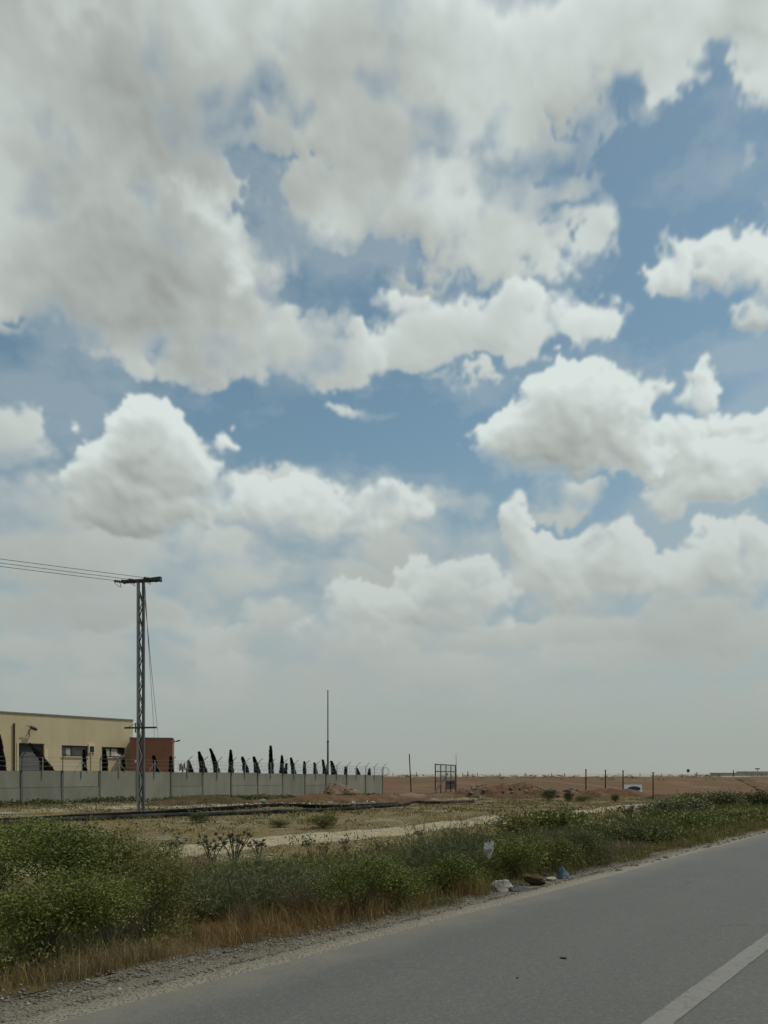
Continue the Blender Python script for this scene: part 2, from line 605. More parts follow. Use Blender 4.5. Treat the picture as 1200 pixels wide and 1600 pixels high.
def asphalt():
    m, b, G = material('asphalt', .82, .35)
    p, s, q = along(G)
    wheel = G.comb(G.m('MULTIPLY', s, .05), q, 0)
    f = G.ramp(G.noise(wheel, 1.1, 3, .5), .35, .65)
    col = G.mix(f, (.074, .076, .071), (.092, .094, .088))
    blot = G.ramp(G.noise(p, .55, 5, .6), .45, .72)
    col = G.mix(G.m('MULTIPLY', blot, .5), col, (.100, .101, .093))
    mott = G.noise(p, 17, 4, .7)
    col = G.mix(G.ramp(mott, .38, .66, 0, .55), col, (.066, .067, .062))
    warp = G.v('ADD', p, G.comb(G.m('MULTIPLY', G.noise(p, 2.2, 4, .6), .9), G.m('MULTIPLY', G.noise(p, 1.7, 4, .6), .9), 0))
    crack = G.m('MULTIPLY', G.ramp(G.voro(warp, .42, 'Distance', 'DISTANCE_TO_EDGE'), .003, .012, 1, 0), G.ramp(G.noise(p, .3, 3, .5), .50, .60))
    col = G.mix(G.m('MULTIPLY', crack, .6), col, (.035, .035, .033))
    tracks = G.m('MULTIPLY', G.ramp(G.m('ABSOLUTE', G.m('ADD', q, -2.45)), .10, .42, 1, 0), .45)
    col = G.mix(tracks, col, (.066, .068, .064))
    tracks = G.m('MULTIPLY', G.ramp(G.m('ABSOLUTE', G.m('ADD', q, -3.95)), .10, .42, 1, 0), .40)
    col = G.mix(tracks, col, (.068, .070, .065))
    fl = G.n.new('ShaderNodeTexVoronoi')
    G.put(fl.inputs['Vector'], p)
    fl.inputs['Scale'].default_value = 62
    fr, fg_, fb = G.sep(fl.outputs['Color'])
    col = G.mix(G.m('MULTIPLY', G.ramp(fr, .72, .95), .45), col, (.155, .15, .135))
    col = G.mix(G.m('MULTIPLY', G.ramp(fg_, .75, .95), .5), col, (.045, .045, .043))
    oil = G.m('MULTIPLY', G.ramp(G.noise(G.comb(G.m('MULTIPLY', s, .35), q, 0), 1.3, 5, .7), .60, .74), .5)
    col = G.mix(oil, col, (.058, .058, .056))
    grit = G.noise(p, 160, 2, .6)
    col = G.mix(G.ramp(grit, .3, .75, 0, .5), col, (.12, .12, .110))
    dark = G.ramp(G.voro(p, 110), .05, .22, .35, 0)
    col = G.mix(dark, col, (.05, .05, .048))
    # dust drifted from the verge over the edge of the lane
    edge = G.m('ADD', q, G.m('MULTIPLY_ADD', G.noise(p, 1.4, 5, .65), 1.1, -.55))
    col = G.mix(G.ramp(edge, 4.05, 4.85, 0, .7), col, (.155, .142, .112))
    G.put(b.inputs['Base Color'], col)
    G.put(b.inputs['Normal'], G.bump(G.m('ADD', grit, G.noise(p, 40, 3, .6)), .5, .006))
    return m


def line_paint():
    m, b, G = material('road_paint', .7, .35)
    p = place_of(G)
    f = G.ramp(G.noise(p, 9, 6, .7), .50, .68)
    g = G.ramp(G.noise(p, 60, 3, .6), .4, .7)
    col = G.mix(g, (.145, .145, .127), (.195, .193, .170))
    col = G.mix(G.m('MULTIPLY', f, .8), col, (.10, .10, .09))
    G.put(b.inputs['Base Color'], col)
    G.put(b.inputs['Normal'], G.bump(g, .4, .004))
    return m


def gravel_ground():
    m, b, G = material('gravel_ground', .95, .15)
    p, s, q = along(G)
    c = G.n.new('ShaderNodeTexVoronoi')
    G.put(c.inputs['Vector'], p)
    c.inputs['Scale'].default_value = 38
    tone = G.sep(c.outputs['Color'])[0]
    col = G.mix(tone, (.098, .088, .062), (.172, .157, .116))
    col = G.mix(G.ramp(G.noise(p, 1.6, 5, .6), .4, .68), col, (.125, .115, .086))
    col = G.mix(G.m('MULTIPLY', G.ramp(q, 4.7, 5.35, .9, 0), G.ramp(s, 3, 14, .55, 1)), col, (.26, .242, .188))
    G.put(b.inputs['Base Color'], col)
    h = G.m('ADD', G.ramp(c.outputs['Distance'], .0, .55, 1, 0), G.noise(p, 6, 5, .6))
    G.put(b.inputs['Normal'], G.bump(h, .8, .03))
    return m


def field_soil():
    """Field earth: dry straw-coloured ground, whitish stony patches, red earth towards the embankment."""
    m, b, G = material('field_soil', .95, .12)
    p, s, q = along(G)
    y = G.sep(p)[1]
    wide = G.noise(p, .055, 4, .55)
    mid = G.noise(p, .28, 6, .62)
    fine = G.noise(p, 2.6, 6, .68)
    grass = G.mix(G.ramp(fine, .35, .66), (.135, .102, .044), (.195, .150, .076))
    olive = G.mix(fine, (.100, .098, .032), (.150, .136, .050))
    col = G.mix(G.ramp(mid, .46, .60), grass, olive)
    col = G.mix(G.ramp(G.noise(p, .17, 5, .6), .55, .66, 0, .75), col, (.135, .082, .046))
    stony = G.mix(G.ramp(G.voro(p, 4.5), .1, .5), (.32, .285, .205), (.20, .175, .12))
    col = G.mix(G.m('MULTIPLY', G.ramp(G.m('ADD', mid, G.m('MULTIPLY_ADD', fine, .5, -.25)), .53, .62), .85), col, stony)
    # stripes of bare pale earth beside the wall and along the pipes
    wob = G.m('MULTIPLY_ADD', wide, 5.0, -2.5)
    q2 = G.m('ADD', q, wob)
    band = G.m('MULTIPLY', G.ramp(q2, 38.5, 40, 0, 1), G.ramp(q2, 43, 45, 1, 0))
    col = G.mix(G.m('MULTIPLY', band, G.ramp(fine, .3, .55, .3, .9)), col, (.30, .265, .185))
    red = G.mix(G.ramp(fine, .3, .7), (.122, .066, .037), (.162, .094, .054))
    red = G.mix(G.ramp(G.noise(p, .12, 5, .6), .5, .7), red, (.165, .115, .068))
    strat = G.noise(G.v('MULTIPLY', p, (.06, .5, 2.2)), 1.0, 6, .65)
    red = G.mix(G.ramp(strat, .40, .62, 0, .8), red, (.112, .078, .048))
    red = G.mix(G.ramp(G.noise(G.comb(G.m('ADD', G.sep(p)[0], G.m('MULTIPLY', G.sep(p)[2], 9)), G.m('MULTIPLY', y, .1), 0), .14, 5, .6), .54, .66, 0, .55), red, (.20, .145, .098))
    yy = G.m('ADD', y, G.m('MULTIPLY_ADD', mid, 26, -13))
    col = G.mix(G.ramp(yy, 78, 96), col, red)
    plain_ = G.mix(G.ramp(G.noise(p, .02, 4, .6), .4, .6), (.36, .335, .275), (.29, .265, .21))
    col = G.mix(G.ramp(y, 129, 136), col, plain_)
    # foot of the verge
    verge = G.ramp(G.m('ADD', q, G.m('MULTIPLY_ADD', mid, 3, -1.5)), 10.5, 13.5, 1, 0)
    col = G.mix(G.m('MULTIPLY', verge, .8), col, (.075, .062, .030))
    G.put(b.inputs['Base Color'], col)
    G.put(b.inputs['Normal'], G.bump(G.m('ADD', fine, G.noise(p, 14, 4, .65)), .9, .07))
    return m


def track_soil():
    m, b, G = material('track_soil', .95, .12)
    p, s, q = along(G)
    f = G.noise(p, 3.2, 6, .66)
    col = G.mix(G.ramp(f, .3, .62), (.365, .318, .215), (.27, .23, .15))
    col = G.mix(G.ramp(G.noise(p, .7, 4, .6), .55, .72), col, (.19, .165, .095))
    G.put(b.inputs['Base Color'], col)
    G.put(b.inputs['Normal'], G.bump(G.m('ADD', f, G.noise(p, 16, 3, .6)), .9, .05))
    return m


def earth(name, a, b_, c_=None):
    m, b, G = material(name, .97, .1)
    p = place_of(G)
    f = G.noise(p, 1.9, 7, .68)
    col = G.mix(G.ramp(f, .32, .66), a, b_)
    if c_:
        col = G.mix(G.ramp(G.noise(p, .75, 5, .6), .5, .66), col, c_)
    G.put(b.inputs['Base Color'], col)
    G.put(b.inputs['Normal'], G.bump(G.m('ADD', f, G.noise(p, 11, 4, .65)), 1.0, .12))
    return m


def concrete(name, a, b_):
    m, b, G = material(name, .9, .2)
    p = obj_of(G)
    oi = G.n.new('ShaderNodeObjectInfo').outputs['Random']
    f = G.ramp(G.noise(G.v('MULTIPLY', place_of(G), (1, 1, .25)), 1.1, 6, .62), .36, .66)
    col = G.mix(f, a, b_)
    col = G.mix(1.0, col, G.mix(oi, (.90, .90, .90), (1.10, 1.10, 1.09)), 'MULTIPLY')
    col = G.mix(G.ramp(G.noise(place_of(G), .8, 5, .7), .60, .75, 0, .55), col, tuple(.62 * q for q in a))
    G.put(b.inputs['Base Color'], col)
    G.put(b.inputs['Normal'], G.bump(G.noise(p, 25, 4, .6), .4, .01))
    return m


def render_wall(name, a, b_, stain):
    m, b, G = material(name, .9, .2)
    p = place_of(G)
    f = G.ramp(G.noise(G.v('MULTIPLY', p, (1, 1, .5)), .35, 6, .6), .35, .68)
    col = G.mix(f, a, b_)
    drip = G.ramp(G.noise(G.v('MULTIPLY', p, (2.2, 2.2, .12)), 1.5, 5, .65), .55, .78)
    col = G.mix(G.m('MULTIPLY', drip, .35), col, stain)
    G.put(b.inputs['Base Color'], col)
    G.put(b.inputs['Normal'], G.bump(G.noise(p, 18, 4, .6), .4, .01))
    return m


M = {}
M['asphalt'] = asphalt()
M['paint'] = line_paint()
M['gravel'] = gravel_ground()
M['soil'] = field_soil()
M['track'] = track_soil()
M['red_earth'] = earth('red_earth', (.105, .058, .032), (.150, .088, .052), (.165, .118, .078))
M['grey_earth'] = earth('grey_earth', (.185, .130, .092), (.235, .178, .132), (.13, .082, .054))
M['weedy_earth'] = earth('weedy_earth', (.055, .050, .022), (.095, .075, .038), (.115, .075, .045))
M['stone'] = plain('stone', (.36, .335, .275), (.23, .205, .16), 2.5, .95, .15, .02, 9)
M['dark_stone'] = plain('dark_stone', (.17, .15, .125), (.11, .095, .075), 2.5, .95, .15, .02, 9)
M['wall_concrete'] = concrete('wall_concrete', (.190, .192, .150), (.232, .230, .184))
M['post_concrete'] = concrete('post_concrete', (.115, .115, .092), (.145, .143, .115))
M['yellow'] = render_wall('yellow_render', (.47, .395, .245), (.53, .45, .29), (.33, .27, .16))
M['cream'] = render_wall('cream_render', (.58, .50, .33), (.62, .54, .37), (.4, .33, .2))
M['pale_wall'] = plain('pale_wall', (.40, .37, .30), (.34, .31, .25), 1, .9)
M['brick_red'] = render_wall('red_render', (.26, .112, .070), (.30, .135, .088), (.18, .08, .054))
M['coping'] = plain('coping', (.155, .16, .145), (.20, .20, .18), 2, .6)
M['roof'] = plain('roof_sheet', (.30, .30, .28), None, 2)
M['shutter'] = plain('shutter_grey', (.048, .050, .058), (.062, .064, .072), 1.2, .55, .4)
M['dark_frame'] = plain('dark_frame', (.018, .018, .016), (.03, .03, .027), 4, .5, .4)
M['glass'] = plain('window_glass', (.075, .078, .072), (.05, .052, .05), 1.5, .12, .6)
M['blind'] = plain('blind_cloth', (.42, .40, .34), (.33, .31, .26), 2, .9)
M['white_cloth'] = plain('white_cloth', (.66, .65, .60), (.52, .51, .46), 5, .8, .2, .01, 40)
M['red_cloth'] = plain('red_cloth', (.32, .03, .03), (.25, .025, .03), 5, .9)
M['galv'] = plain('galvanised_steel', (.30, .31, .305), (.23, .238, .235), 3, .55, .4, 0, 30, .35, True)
M['dark_steel'] = plain('weathered_steel', (.040, .041, .040), (.065, .063, .058), 3, .65, .35)
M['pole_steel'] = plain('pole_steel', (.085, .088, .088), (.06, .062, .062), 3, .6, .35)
M['rust_steel'] = plain('rusty_steel', (.060, .034, .022), (.035, .024, .018), 4, .85, .2)
M['wire'] = plain('wire_metal', (.085, .09, .09), None, 3, .5, .4, 0, 30, .3)
M['fence_wire'] = plain('fence_wire', (.22, .23, .225), None, 3, .55, .4, 0, 30, .3)
M['insulator'] = plain('insulator_glaze', (.06, .045, .038), None, 3, .25, .6)
M['pipe_black'] = plain('black_polythene', (.006, .005, .007), (.010, .009, .011), 1.5, .9, .04)
M['pipe_grey'] = plain('dusty_polythene', (.014, .013, .016), (.050, .047, .046), 1.2, .85, .06)
M['rubber'] = plain('black_rubber', (.012, .012, .012), (.02, .02, .02), 12, .8, .2, .004, 60)
M['bag_white'] = plain('plastic_white', (.50, .49, .45), (.26, .25, .21), 9, .45, .4)
M['bag_blue'] = plain('plastic_blue', (.035, .075, .115), (.12, .15, .165), 9, .45, .4)
M['sheet_black'] = plain('plastic_black', (.010, .010, .011), (.02, .019, .02), 5, .4, .45)
M['sack_grey'] = plain('sack_grey', (.30, .29, .25), (.22, .20, .17), 6, .8, .2)
M['board_white'] = plain('board_white', (.80, .83, .86), (.70, .72, .75), 3, .6)
M['board_blue'] = plain('board_blue', (.022, .040, .095), (.035, .06, .12), 3, .6)
M['mesh_panel'] = plain('dark_red_panel', (.055, .032, .028), (.04, .026, .024), 2, .8)
M['bark'] = plain('bark', (.07, .05, .035), (.045, .033, .024), 5, .95)
M['stem'] = plain('green_stem', (.105, .105, .055), (.075, .075, .042), 5, .85)
M['dry_stem'] = plain('dry_stem', (.075, .055, .030), (.05, .038, .024), 5, .9)
M['leaf'] = foliage('leaf_green', [(.054, .074, .010), (.094, .114, .020), (.138, .156, .032), (.22, .215, .075)])
M['leaf_dull'] = foliage('leaf_olive', [(.062, .066, .014), (.115, .116, .028), (.160, .150, .044), (.21, .195, .080)])
M['leaf_grey'] = foliage('leaf_grey_green', [(.055, .063, .022), (.092, .102, .038), (.126, .134, .058), (.17, .174, .09)])
M['leaf_dark'] = foliage('leaf_dark', [(.045, .052, .016), (.075, .082, .026), (.110, .114, .042)])
M['cypress'] = foliage('cypress_green', [(.007, .010, .006), (.013, .017, .009), (.020, .024, .012)], .1)
M['dead_leaf'] = foliage('dead_leaf', [(.016, .012, .010), (.028, .02, .016), (.045, .030, .024)], .1)
M['twig'] = foliage('dry_twig', [(.060, .038, .022), (.105, .072, .042), (.16, .125, .08), (.21, .18, .13)], .1)
M['dry_grass'] = foliage('dry_grass', [(.13, .066, .022), (.20, .115, .040), (.27, .18, .075), (.33, .25, .13)])
M['straw'] = foliage('straw', [(.13, .105, .05), (.19, .155, .075), (.25, .21, .115)])
M['olive_grass'] = foliage('olive_grass', [(.100, .092, .026), (.150, .135, .040), (.205, .178, .060), (.27, .235, .10)])
M['gravel_stone'] = plain('gravel_stone', (.185, .172, .135), (.105, .097, .074), 2.5, .95, .12)
M['flower'] = foliage('pale_flower', [(.13, .135, .06), (.22, .22, .13)], .2)
M['thistle_head'] = plain('thistle_head', (.045, .035, .040), (.075, .07, .04), 30, .9)


# ================================================================ the lie of the land
def sp_of(x, y):
    return RX * x + RY * y, -RY * x + RX * y


def xy_of(s, p):
    return RX * s - RY * p, RY * s + RX * p


def step(x, a, b):
    t = np.clip((x - a) / (b - a), 0, 1)
    return t * t * (3 - 2 * t)


def ground_z(x, y):
    """Height of the ground; the road lies at 0, the field below it, the plain beyond the embankment above it."""
    x, y = np.asarray(x, float), np.asarray(y, float)
    s, p = sp_of(x, y)
    z = -.045 * step(p, 4.75, 5.3) - .10 * step(p, 5.4, 6.6) - .22 * step(p, 6.6, 10)
    z = z - .44 * step(s, 22, 68) * step(p, 9, 22) - .06 * step(p, 24, 34)
    rough = step(p, 6.5, 9) * (1 - step(y, 128, 134))
    z = z + rough * ((fbm(x, y, .22, 3, .5, 41) - .5) * .22 + (fbm(x, y, 1.1, 3, .5, 43) - .5) * .07 * (1 - step(y, 60, 90)))
    rise = step(y + 3 * (fbm(x, y, .05, 3, .5, 45) - .5), 109, 129) * step(p, 8, 20)
    z = z + rise * (1.12 - z) + step(y, 118, 127) * (1 - step(y, 133, 145)) * step(p, 8, 20) * ((fbm(x, y, .13, 4, .6, 47) - .5) * .30 + (fbm(x, y, .6, 3, .6, 48) - .5) * .16)
    z = z - .07 * step(-p, 1.6, 3.5)
    return z


def gz(x, y):
    return float(ground_z(np.array([x]), np.array([y]))[0])


def spot(px, py, lift=0.0):
    """The point of the ground seen at a place of the photograph."""
    lo, hi = 2.0, 400.0
    u, w = (px - 600) / F_PX, (HORIZON - py) / F_PX
    t = np.concatenate([np.arange(2, 60, .05), np.arange(60, 140, .2)])
    d = EYE + w * t - ground_z(u * t, t)
    k = int(np.argmax(d <= 0)) if (d <= 0).any() else len(t) - 1
    k = max(k, 1)
    a = d[k - 1] / max(d[k - 1] - d[k], 1e-9)
    y = t[k - 1] + (t[k] - t[k - 1]) * a
    return Vector((u * y, y, gz(u * y, y) + lift))


def sheet(name, ss, ps, mat, lift=0.0, jitter=None, kind='structure', drop=0.0):
    S, P = np.meshgrid(ss, ps, indexing='ij')
    if jitter is not None:
        P = P + jitter(S, P)
    X, Y = RX * S - RY * P, RY * S + RX * P
    Z = ground_z(X, Y) + lift
    Z[:, 0] -= drop
    Z[:, -1] -= drop
    a, b = S.shape
    idx = np.arange(a * b).reshape(a, b)
    q = np.stack([idx[:-1, :-1], idx[1:, :-1], idx[1:, 1:], idx[:-1, 1:]], -1).reshape(-1)
    me = polys_mesh(name, np.stack([X, Y, Z], -1).reshape(-1, 3), q, np.arange((a - 1) * (b - 1)) * 4, True)
    o = put(name, me, mat)
    tag(o, kind=kind)
    return o


def grid_line(*parts):
    return np.unique(np.round(np.concatenate([np.arange(*q) for q in parts]), 4))


s_line = grid_line((-6000, -600, 600), (-600, -60, 60), (-60, -6, 6), (-6, 75, .4), (75, 170, .9), (170, 600, 20), (600, 9001, 600))
p_line = grid_line((-6000, -300, 600), (-300, -20, 20), (-20, -2, 2), (-2, 4.6, 2.2), (4.6, 14, .35), (14, 62, .45), (62, 110, .9), (110, 600, 20), (600, 9001, 600))
sheet('ground', s_line, p_line, M['soil'], -.012)
sheet('road', grid_line((-60, 0, 4), (0, 60, 1), (60, 400, 10)), np.array([-1.75, 0, 1.66, 3.2, 4.30, 4.50, 4.70]), M['asphalt'], .012,
      lambda S, P: np.where(P > 4.6, (fbm(S, P * 0, .8, 4, .6, 51) - .5) * .22, 0))
sheet('road_line', grid_line((-10, 2.4, 1), (2.4, 12, .03), (12, 200, 2)), np.array([1.585, 1.745]), M['paint'], .017,
      lambda S, P: (fbm(S, P * 9, 6.5, 4, .65, 53) - .5) * .016)
sheet('gravel_shoulder', grid_line((-20, 0, 2), (0, 30, .25), (30, 200, 4)), np.array([4.35, 4.8, 5.1, 5.4, 5.7, 6.0]), M['gravel'], .002,
      lambda S, P: np.where(P > 5.9, (fbm(S, P * 0, .7, 4, .6, 55) - .7) * 1.0 - .55 * (1 - np.exp(-np.maximum(S - 3.5, 0) / 2.5)), np.where(P > 5.3, -.06 * (P - 5.3) * 0, 0)))
sheet('dirt_track', grid_line((5, 75, .3)), np.linspace(15.0, 17.7, 9), M['track'], .022,
      lambda S, P: np.maximum(S - 28, 0) * .115 + (fbm(S, P * 0, .12, 3, .5, 57) - .5) * 1.6 + np.where(P < 15.1, (fbm(S, P * 0, .9, 4, .6, 58) - .5) * 1.3, 0)
      + np.where(P > 17.6, (fbm(S, P * 0, .9, 4, .6, 59) - .5) * 1.0, 0), drop=.06)


# ================================================================ concrete compound wall
P0, P1 = Vector((-25.0, 50.0)), Vector((-.2, 85.0))
T_DIR = (P1 - P0).normalized()
N_OUT = Vector((T_DIR.y, -T_DIR.x))                     # towards the road
W_LEN = (P1 - P0).length
T_POST = [-.20, -.122, -.044, .033, .102, .171, .246, .322, .398, .473, .548, .624, .698, .772, .85, .926, 1.0]


def wall_pt(t, off=0.0):
    q = P0 + (P1 - P0) * t + N_OUT * off
    return q.x, q.y


def wall_top(t):
    return EYE + ((HORIZON - (1203.5 + 8.0 * max(t, 0))) / F_PX) * (50 + 35 * t)


def wall_foot(t):
    x, y = wall_pt(t)
    return gz(x, y) - .25


def wall_matrix(t, z):
    x, y = wall_pt(t)
    return (x, y, z), math.atan2(T_DIR.y, T_DIR.x)


x0, y0 = wall_pt(0)
W_ANG = math.atan2(T_DIR.y, T_DIR.x)
wall = base('compound_wall', (x0, y0, -.4), W_ANG, 'long grey concrete panel wall round the yellow warehouse yard', 'wall')


def on_wall(t, off, z):
    """Local coordinates of the wall object: x along it, -y towards the road."""
    return (t * W_LEN, -off, z + .4)


for k in range(len(T_POST) - 1):
    a, b = T_POST[k], T_POST[k + 1]
    top = (wall_top(a) + wall_top(b)) / 2 + random.uniform(-.03, .03)
    foot = min(wall_foot(a), wall_foot(b))
    g = .085 / W_LEN
    js = [on_wall(a + g, -.062, top - 1.2), on_wall(b - g, -.075, top - 1.06)]
    MB().span([min(q) for q in zip(*js)], [max(q) for q in zip(*js)]).build('joint_light_stop', M['dark_frame'], wall)  # dark strip added behind the panel joint so no light shows through
    whole = k in (11, 15) or random.random() < .12
    sag = random.uniform(-.012, .012)
    mid = top - 1.13 + random.uniform(-.02, .02)
    pieces = [(foot, top)] if whole else [(mid + .012, top), (foot, mid - .012)]
    for i, (za, zb) in enumerate(pieces):
        off = sag + (.0 if i == 0 else .022)
        lo, hi = on_wall(a + g, -.05 + off, za), on_wall(b - g, .05 + off, zb)
        mb = MB().span((lo[0], min(lo[1], hi[1]), lo[2]), (hi[0], max(lo[1], hi[1]), hi[2]))
        mb.build('panel', M['wall_concrete'], wall)
for t in T_POST:
    a = on_wall(t, 0, wall_foot(t))
    top = wall_top(t) + .02
    MB().span((a[0] - .07, -.095, a[2]), (a[0] + .07, .08, top + .4)).build('post', M['post_concrete'], wall)

# barbed-wire fence standing on the wall: bracketed steel posts with an outward arm, strands and a razor coil
fence = base('barbed_wire_fence', (x0, y0, -.4), W_ANG, 'barbed wire fence with bent steel posts along the top of the concrete wall', 'fence')
halves = []
for k in range(len(T_POST) - 1):
    halves += [(T_POST[k], True), ((T_POST[k] + T_POST[k + 1]) / 2, False)]
halves.append((T_POST[-1], True))
for t, main in halves:
    q = on_wall(t, .11, wall_top(t))
    x, y, z = q[0], q[1], q[2]
    mb = MB()
    if t < .34:                                          # goose-neck posts beside the warehouse
        if main:
            arc = [(x, y, z - .1), (x, y, z + .75)] + [(x + .10 * (1 - math.cos(a)) * 1.2, y - .42 * (1 - math.cos(a)), z + .75 + .42 * math.sin(a)) for a in (.35, .75, 1.15, 1.5)]
            mb.tube(arc, .03, 6)
        else:
            mb.bar((x, y, z - .5), (x, y, z + .92), .045)
            if abs(t - .2085) < .1:
                mb.bar((x - .55, y, z + .02), (x, y, z + .7), .03)
                mb.bar((x + .55, y, z + .02), (x, y, z + .7), .03)
    else:
        mb.bar((x, y, z - (.5 if not main else .2)), (x, y, z + .95), .05)
        mb.bar((x, y, z + .93), (x + .22, y - .36, z + 1.32), .042)
    mb.build('fence_post', M['dark_steel'] if main else M['galv'], fence)
for hz, off in ((.30, .11), (.62, .11), (.9, .11)):
    pts = []
    for t, _ in halves:
        q = on_wall(t, off, wall_top(t) + hz)
        pts.append(q)
    MB().tube(pts, .012, 4, False).build('strand', M['fence_wire'], fence)
coil = []
t = .325
k = 0
while t < 1.012:
    q = on_wall(t, .11, wall_top(min(t, 1.0)) + .47)
    a = k * .52
    r = .40 + .05 * math.sin(k * .21)
    coil.append((q[0] + .02 * math.sin(k * .9), q[1] - r * .55 * math.cos(a), q[2] + r * math.sin(a)))
    k += 1
    t += .017 / W_LEN * 1.9
MB().tube(coil, .0085, 3, False).build('razor_coil', M['fence_wire'], fence)
mb = MB()                                                # last loops sprung open past the end of the wall
q = on_wall(1.0, .1, wall_top(1.0) + .45)
for r, dx in ((.42, .35), (.45, .55)):
    mb.tube([(q[0] + dx + .45 * r * math.cos(a), q[1] - r * .8 * math.cos(a), q[2] + r * math.sin(a)) for a in np.linspace(0, 2 * math.pi, 22)], .018, 4, False)
mb.build('loose_loop', M['fence_wire'], fence)


# ================================================================ warehouse and its annexe
CX, CY = -25.5, 78.0
CZ = -.7
shed = base('warehouse', (CX, CY, CZ), ROAD_ANGLE, 'flat roofed pale yellow warehouse behind the concrete wall', 'warehouse')


def fx(px):
    """Local x on the warehouse front (0 at its far corner, negative towards the viewer)."""
    u = (px - 600) / F_PX
    return (-CX + CY * u) / (RX - RY * u)


def fz(px, py):
    return EYE + (HORIZON - py) / F_PX * (CY + RY * fx(px)) - CZ


TOP_Z = fz(207, 1126)
X_L = fx(0) - 9.0
holes = [('door', fx(29), fx(69), 0.02, fz(48, 1163)), ('window', fx(96.5), fx(137.5), fz(117, 1182), fz(117, 1165)), ('window', fx(159), fx(195.5), fz(177, 1183), fz(177, 1167.5))]


def front_wall():
    xs = sorted({X_L, 0.0} | {h[1] for h in holes} | {h[2] for h in holes})
    zs = sorted({0.0, TOP_Z} | {h[3] for h in holes} | {h[4] for h in holes})
    mb = MB()
    for i in range(len(xs) - 1):
        for j in range(len(zs) - 1):
            cx, cz = (xs[i] + xs[i + 1]) / 2, (zs[j] + zs[j + 1]) / 2
            if any(h[1] < cx < h[2] and h[3] < cz < h[4] for h in holes):
                continue
            mb.add([(xs[i], 0, zs[j]), (xs[i + 1], 0, zs[j]), (xs[i + 1], 0, zs[j + 1]), (xs[i], 0, zs[j + 1])], [(0, 1, 2, 3)])
    for _, a, b, c, d in holes:                           # reveals
        r = .32
        mb.add([(a, 0, c), (a, r, c), (a, r, d), (a, 0, d)], [(0, 1, 2, 3)])
        mb.add([(b, 0, c), (b, 0, d), (b, r, d), (b, r, c)], [(0, 1, 2, 3)])
        mb.add([(a, 0, d), (a, r, d), (b, r, d), (b, 0, d)], [(0, 1, 2, 3)])
        mb.add([(a, 0, c), (b, 0, c), (b, r, c), (a, r, c)], [(0, 1, 2, 3)])
    dep = 16.0
    mb.add([(0, 0, 0), (0, dep, 0), (0, dep, TOP_Z), (0, 0, TOP_Z)], [(0, 1, 2, 3)])
    mb.add([(X_L, 0, 0), (X_L, 0, TOP_Z), (X_L, dep, TOP_Z), (X_L, dep, 0)], [(0, 1, 2, 3)])
    mb.add([(X_L, dep, 0), (X_L, dep, TOP_Z), (0, dep, TOP_Z), (0, dep, 0)], [(0, 1, 2, 3)])
    mb.build('wall', M['yellow'], shed)
    MB().span((X_L, .02, TOP_Z - .5), (-.02, dep - .02, TOP_Z - .4)).build('roof', M['roof'], shed)
    MB().span((X_L - .05, -.07, TOP_Z), (.07, .2, TOP_Z + .12)).span((-.15, .201, TOP_Z), (.07, dep, TOP_Z + .12)).build('coping', M['coping'], shed)


front_wall()
for kind, a, b, c, d in holes:
    if kind == 'door':
        mb = MB()
        n = 44
        hh = (d - c) / n
        for i in range(n):
            z = c + i * hh
            mb.add([(a, .24, z), (b, .24, z), (b, .205, z + hh * .5), (a, .205, z + hh * .5), (b, .24, z + hh), (a, .24, z + hh)], [(0, 1, 2, 3), (3, 2, 4, 5)])
        dr = mb.build('roller_door', M['shutter'], shed)
        MB().span((a - .14, -.05, c), (a - .002, -.003, d + .14)).span((b + .002, -.05, c), (b + .35, -.003, d - .35)).build('door_surround', M['cream'], shed)
        MB().span((a - .02, -.03, d + .002), (b + .02, .2, d + .09)).build('door_head', M['dark_frame'], shed)
    else:
        w = b - a
        f = MB()
        e = .09
        y = .12
        f.span((a, y, c), (a + e, y + .09, d)).span((b - e, y, c), (b, y + .09, d)).span((a + e, y, c), (b - e, y + .09, c + e)).span((a + e, y, d - e * 1.6), (b - e, y + .09, d))
        first = kind == 'window' and a < fx(140) and b < fx(140)
        mx = a + w * (.39 if first else .40)
        f.span((mx - .06, y, c + e), (mx + .06, y + .09, d - e * 1.6))
        win = f.build('window', M['dark_frame'], shed)
        MB().span((a + e, y + .04, c + e), (mx - .06, y + .05, d - e * 1.6)).build('pane', M['glass'], win)
        if first:
            MB().span((mx + .06, y + .04, c + e), (b - e, y + .05, d - e * 1.6)).build('pane', M['glass'], win)
            MB().span((mx - .55, y + .02, c + e), (mx - .1, y + .035, d - e * 3)).build('blind', M['blind'], win)
        else:
            MB().span((mx + .06, y + .04, c + e), (mx + .06 + w * .27, y + .05, d - e * 1.6)).build('pane', M['blind'], win)
            MB().span((mx + .07 + w * .27, y + .05, c + e), (b - e, y + .06, d - e * 1.6)).build('pane', M['dark_frame'], win)
            MB().span((a + w * .16, y + .02, c + e), (mx - .1, y + .03, d - e * 2)).build('blind', M['blind'], win)
            mb = MB()
            for i in range(7):
                x = mx + .15 + i * w * .075
                mb.box((x, -.02 + random.uniform(-.05, .05), c + .1 + random.uniform(0, .14)), (.34, .25, .2), Matrix.Rotation(random.uniform(-.5, .5), 3, 'Y'))
            mb.build('sill_rag', M['white_cloth'], win)
        MB().span((a - .05, -.09, c - .09), (b + .05, -.003, c - .003)).build('sill', M['cream'], win)
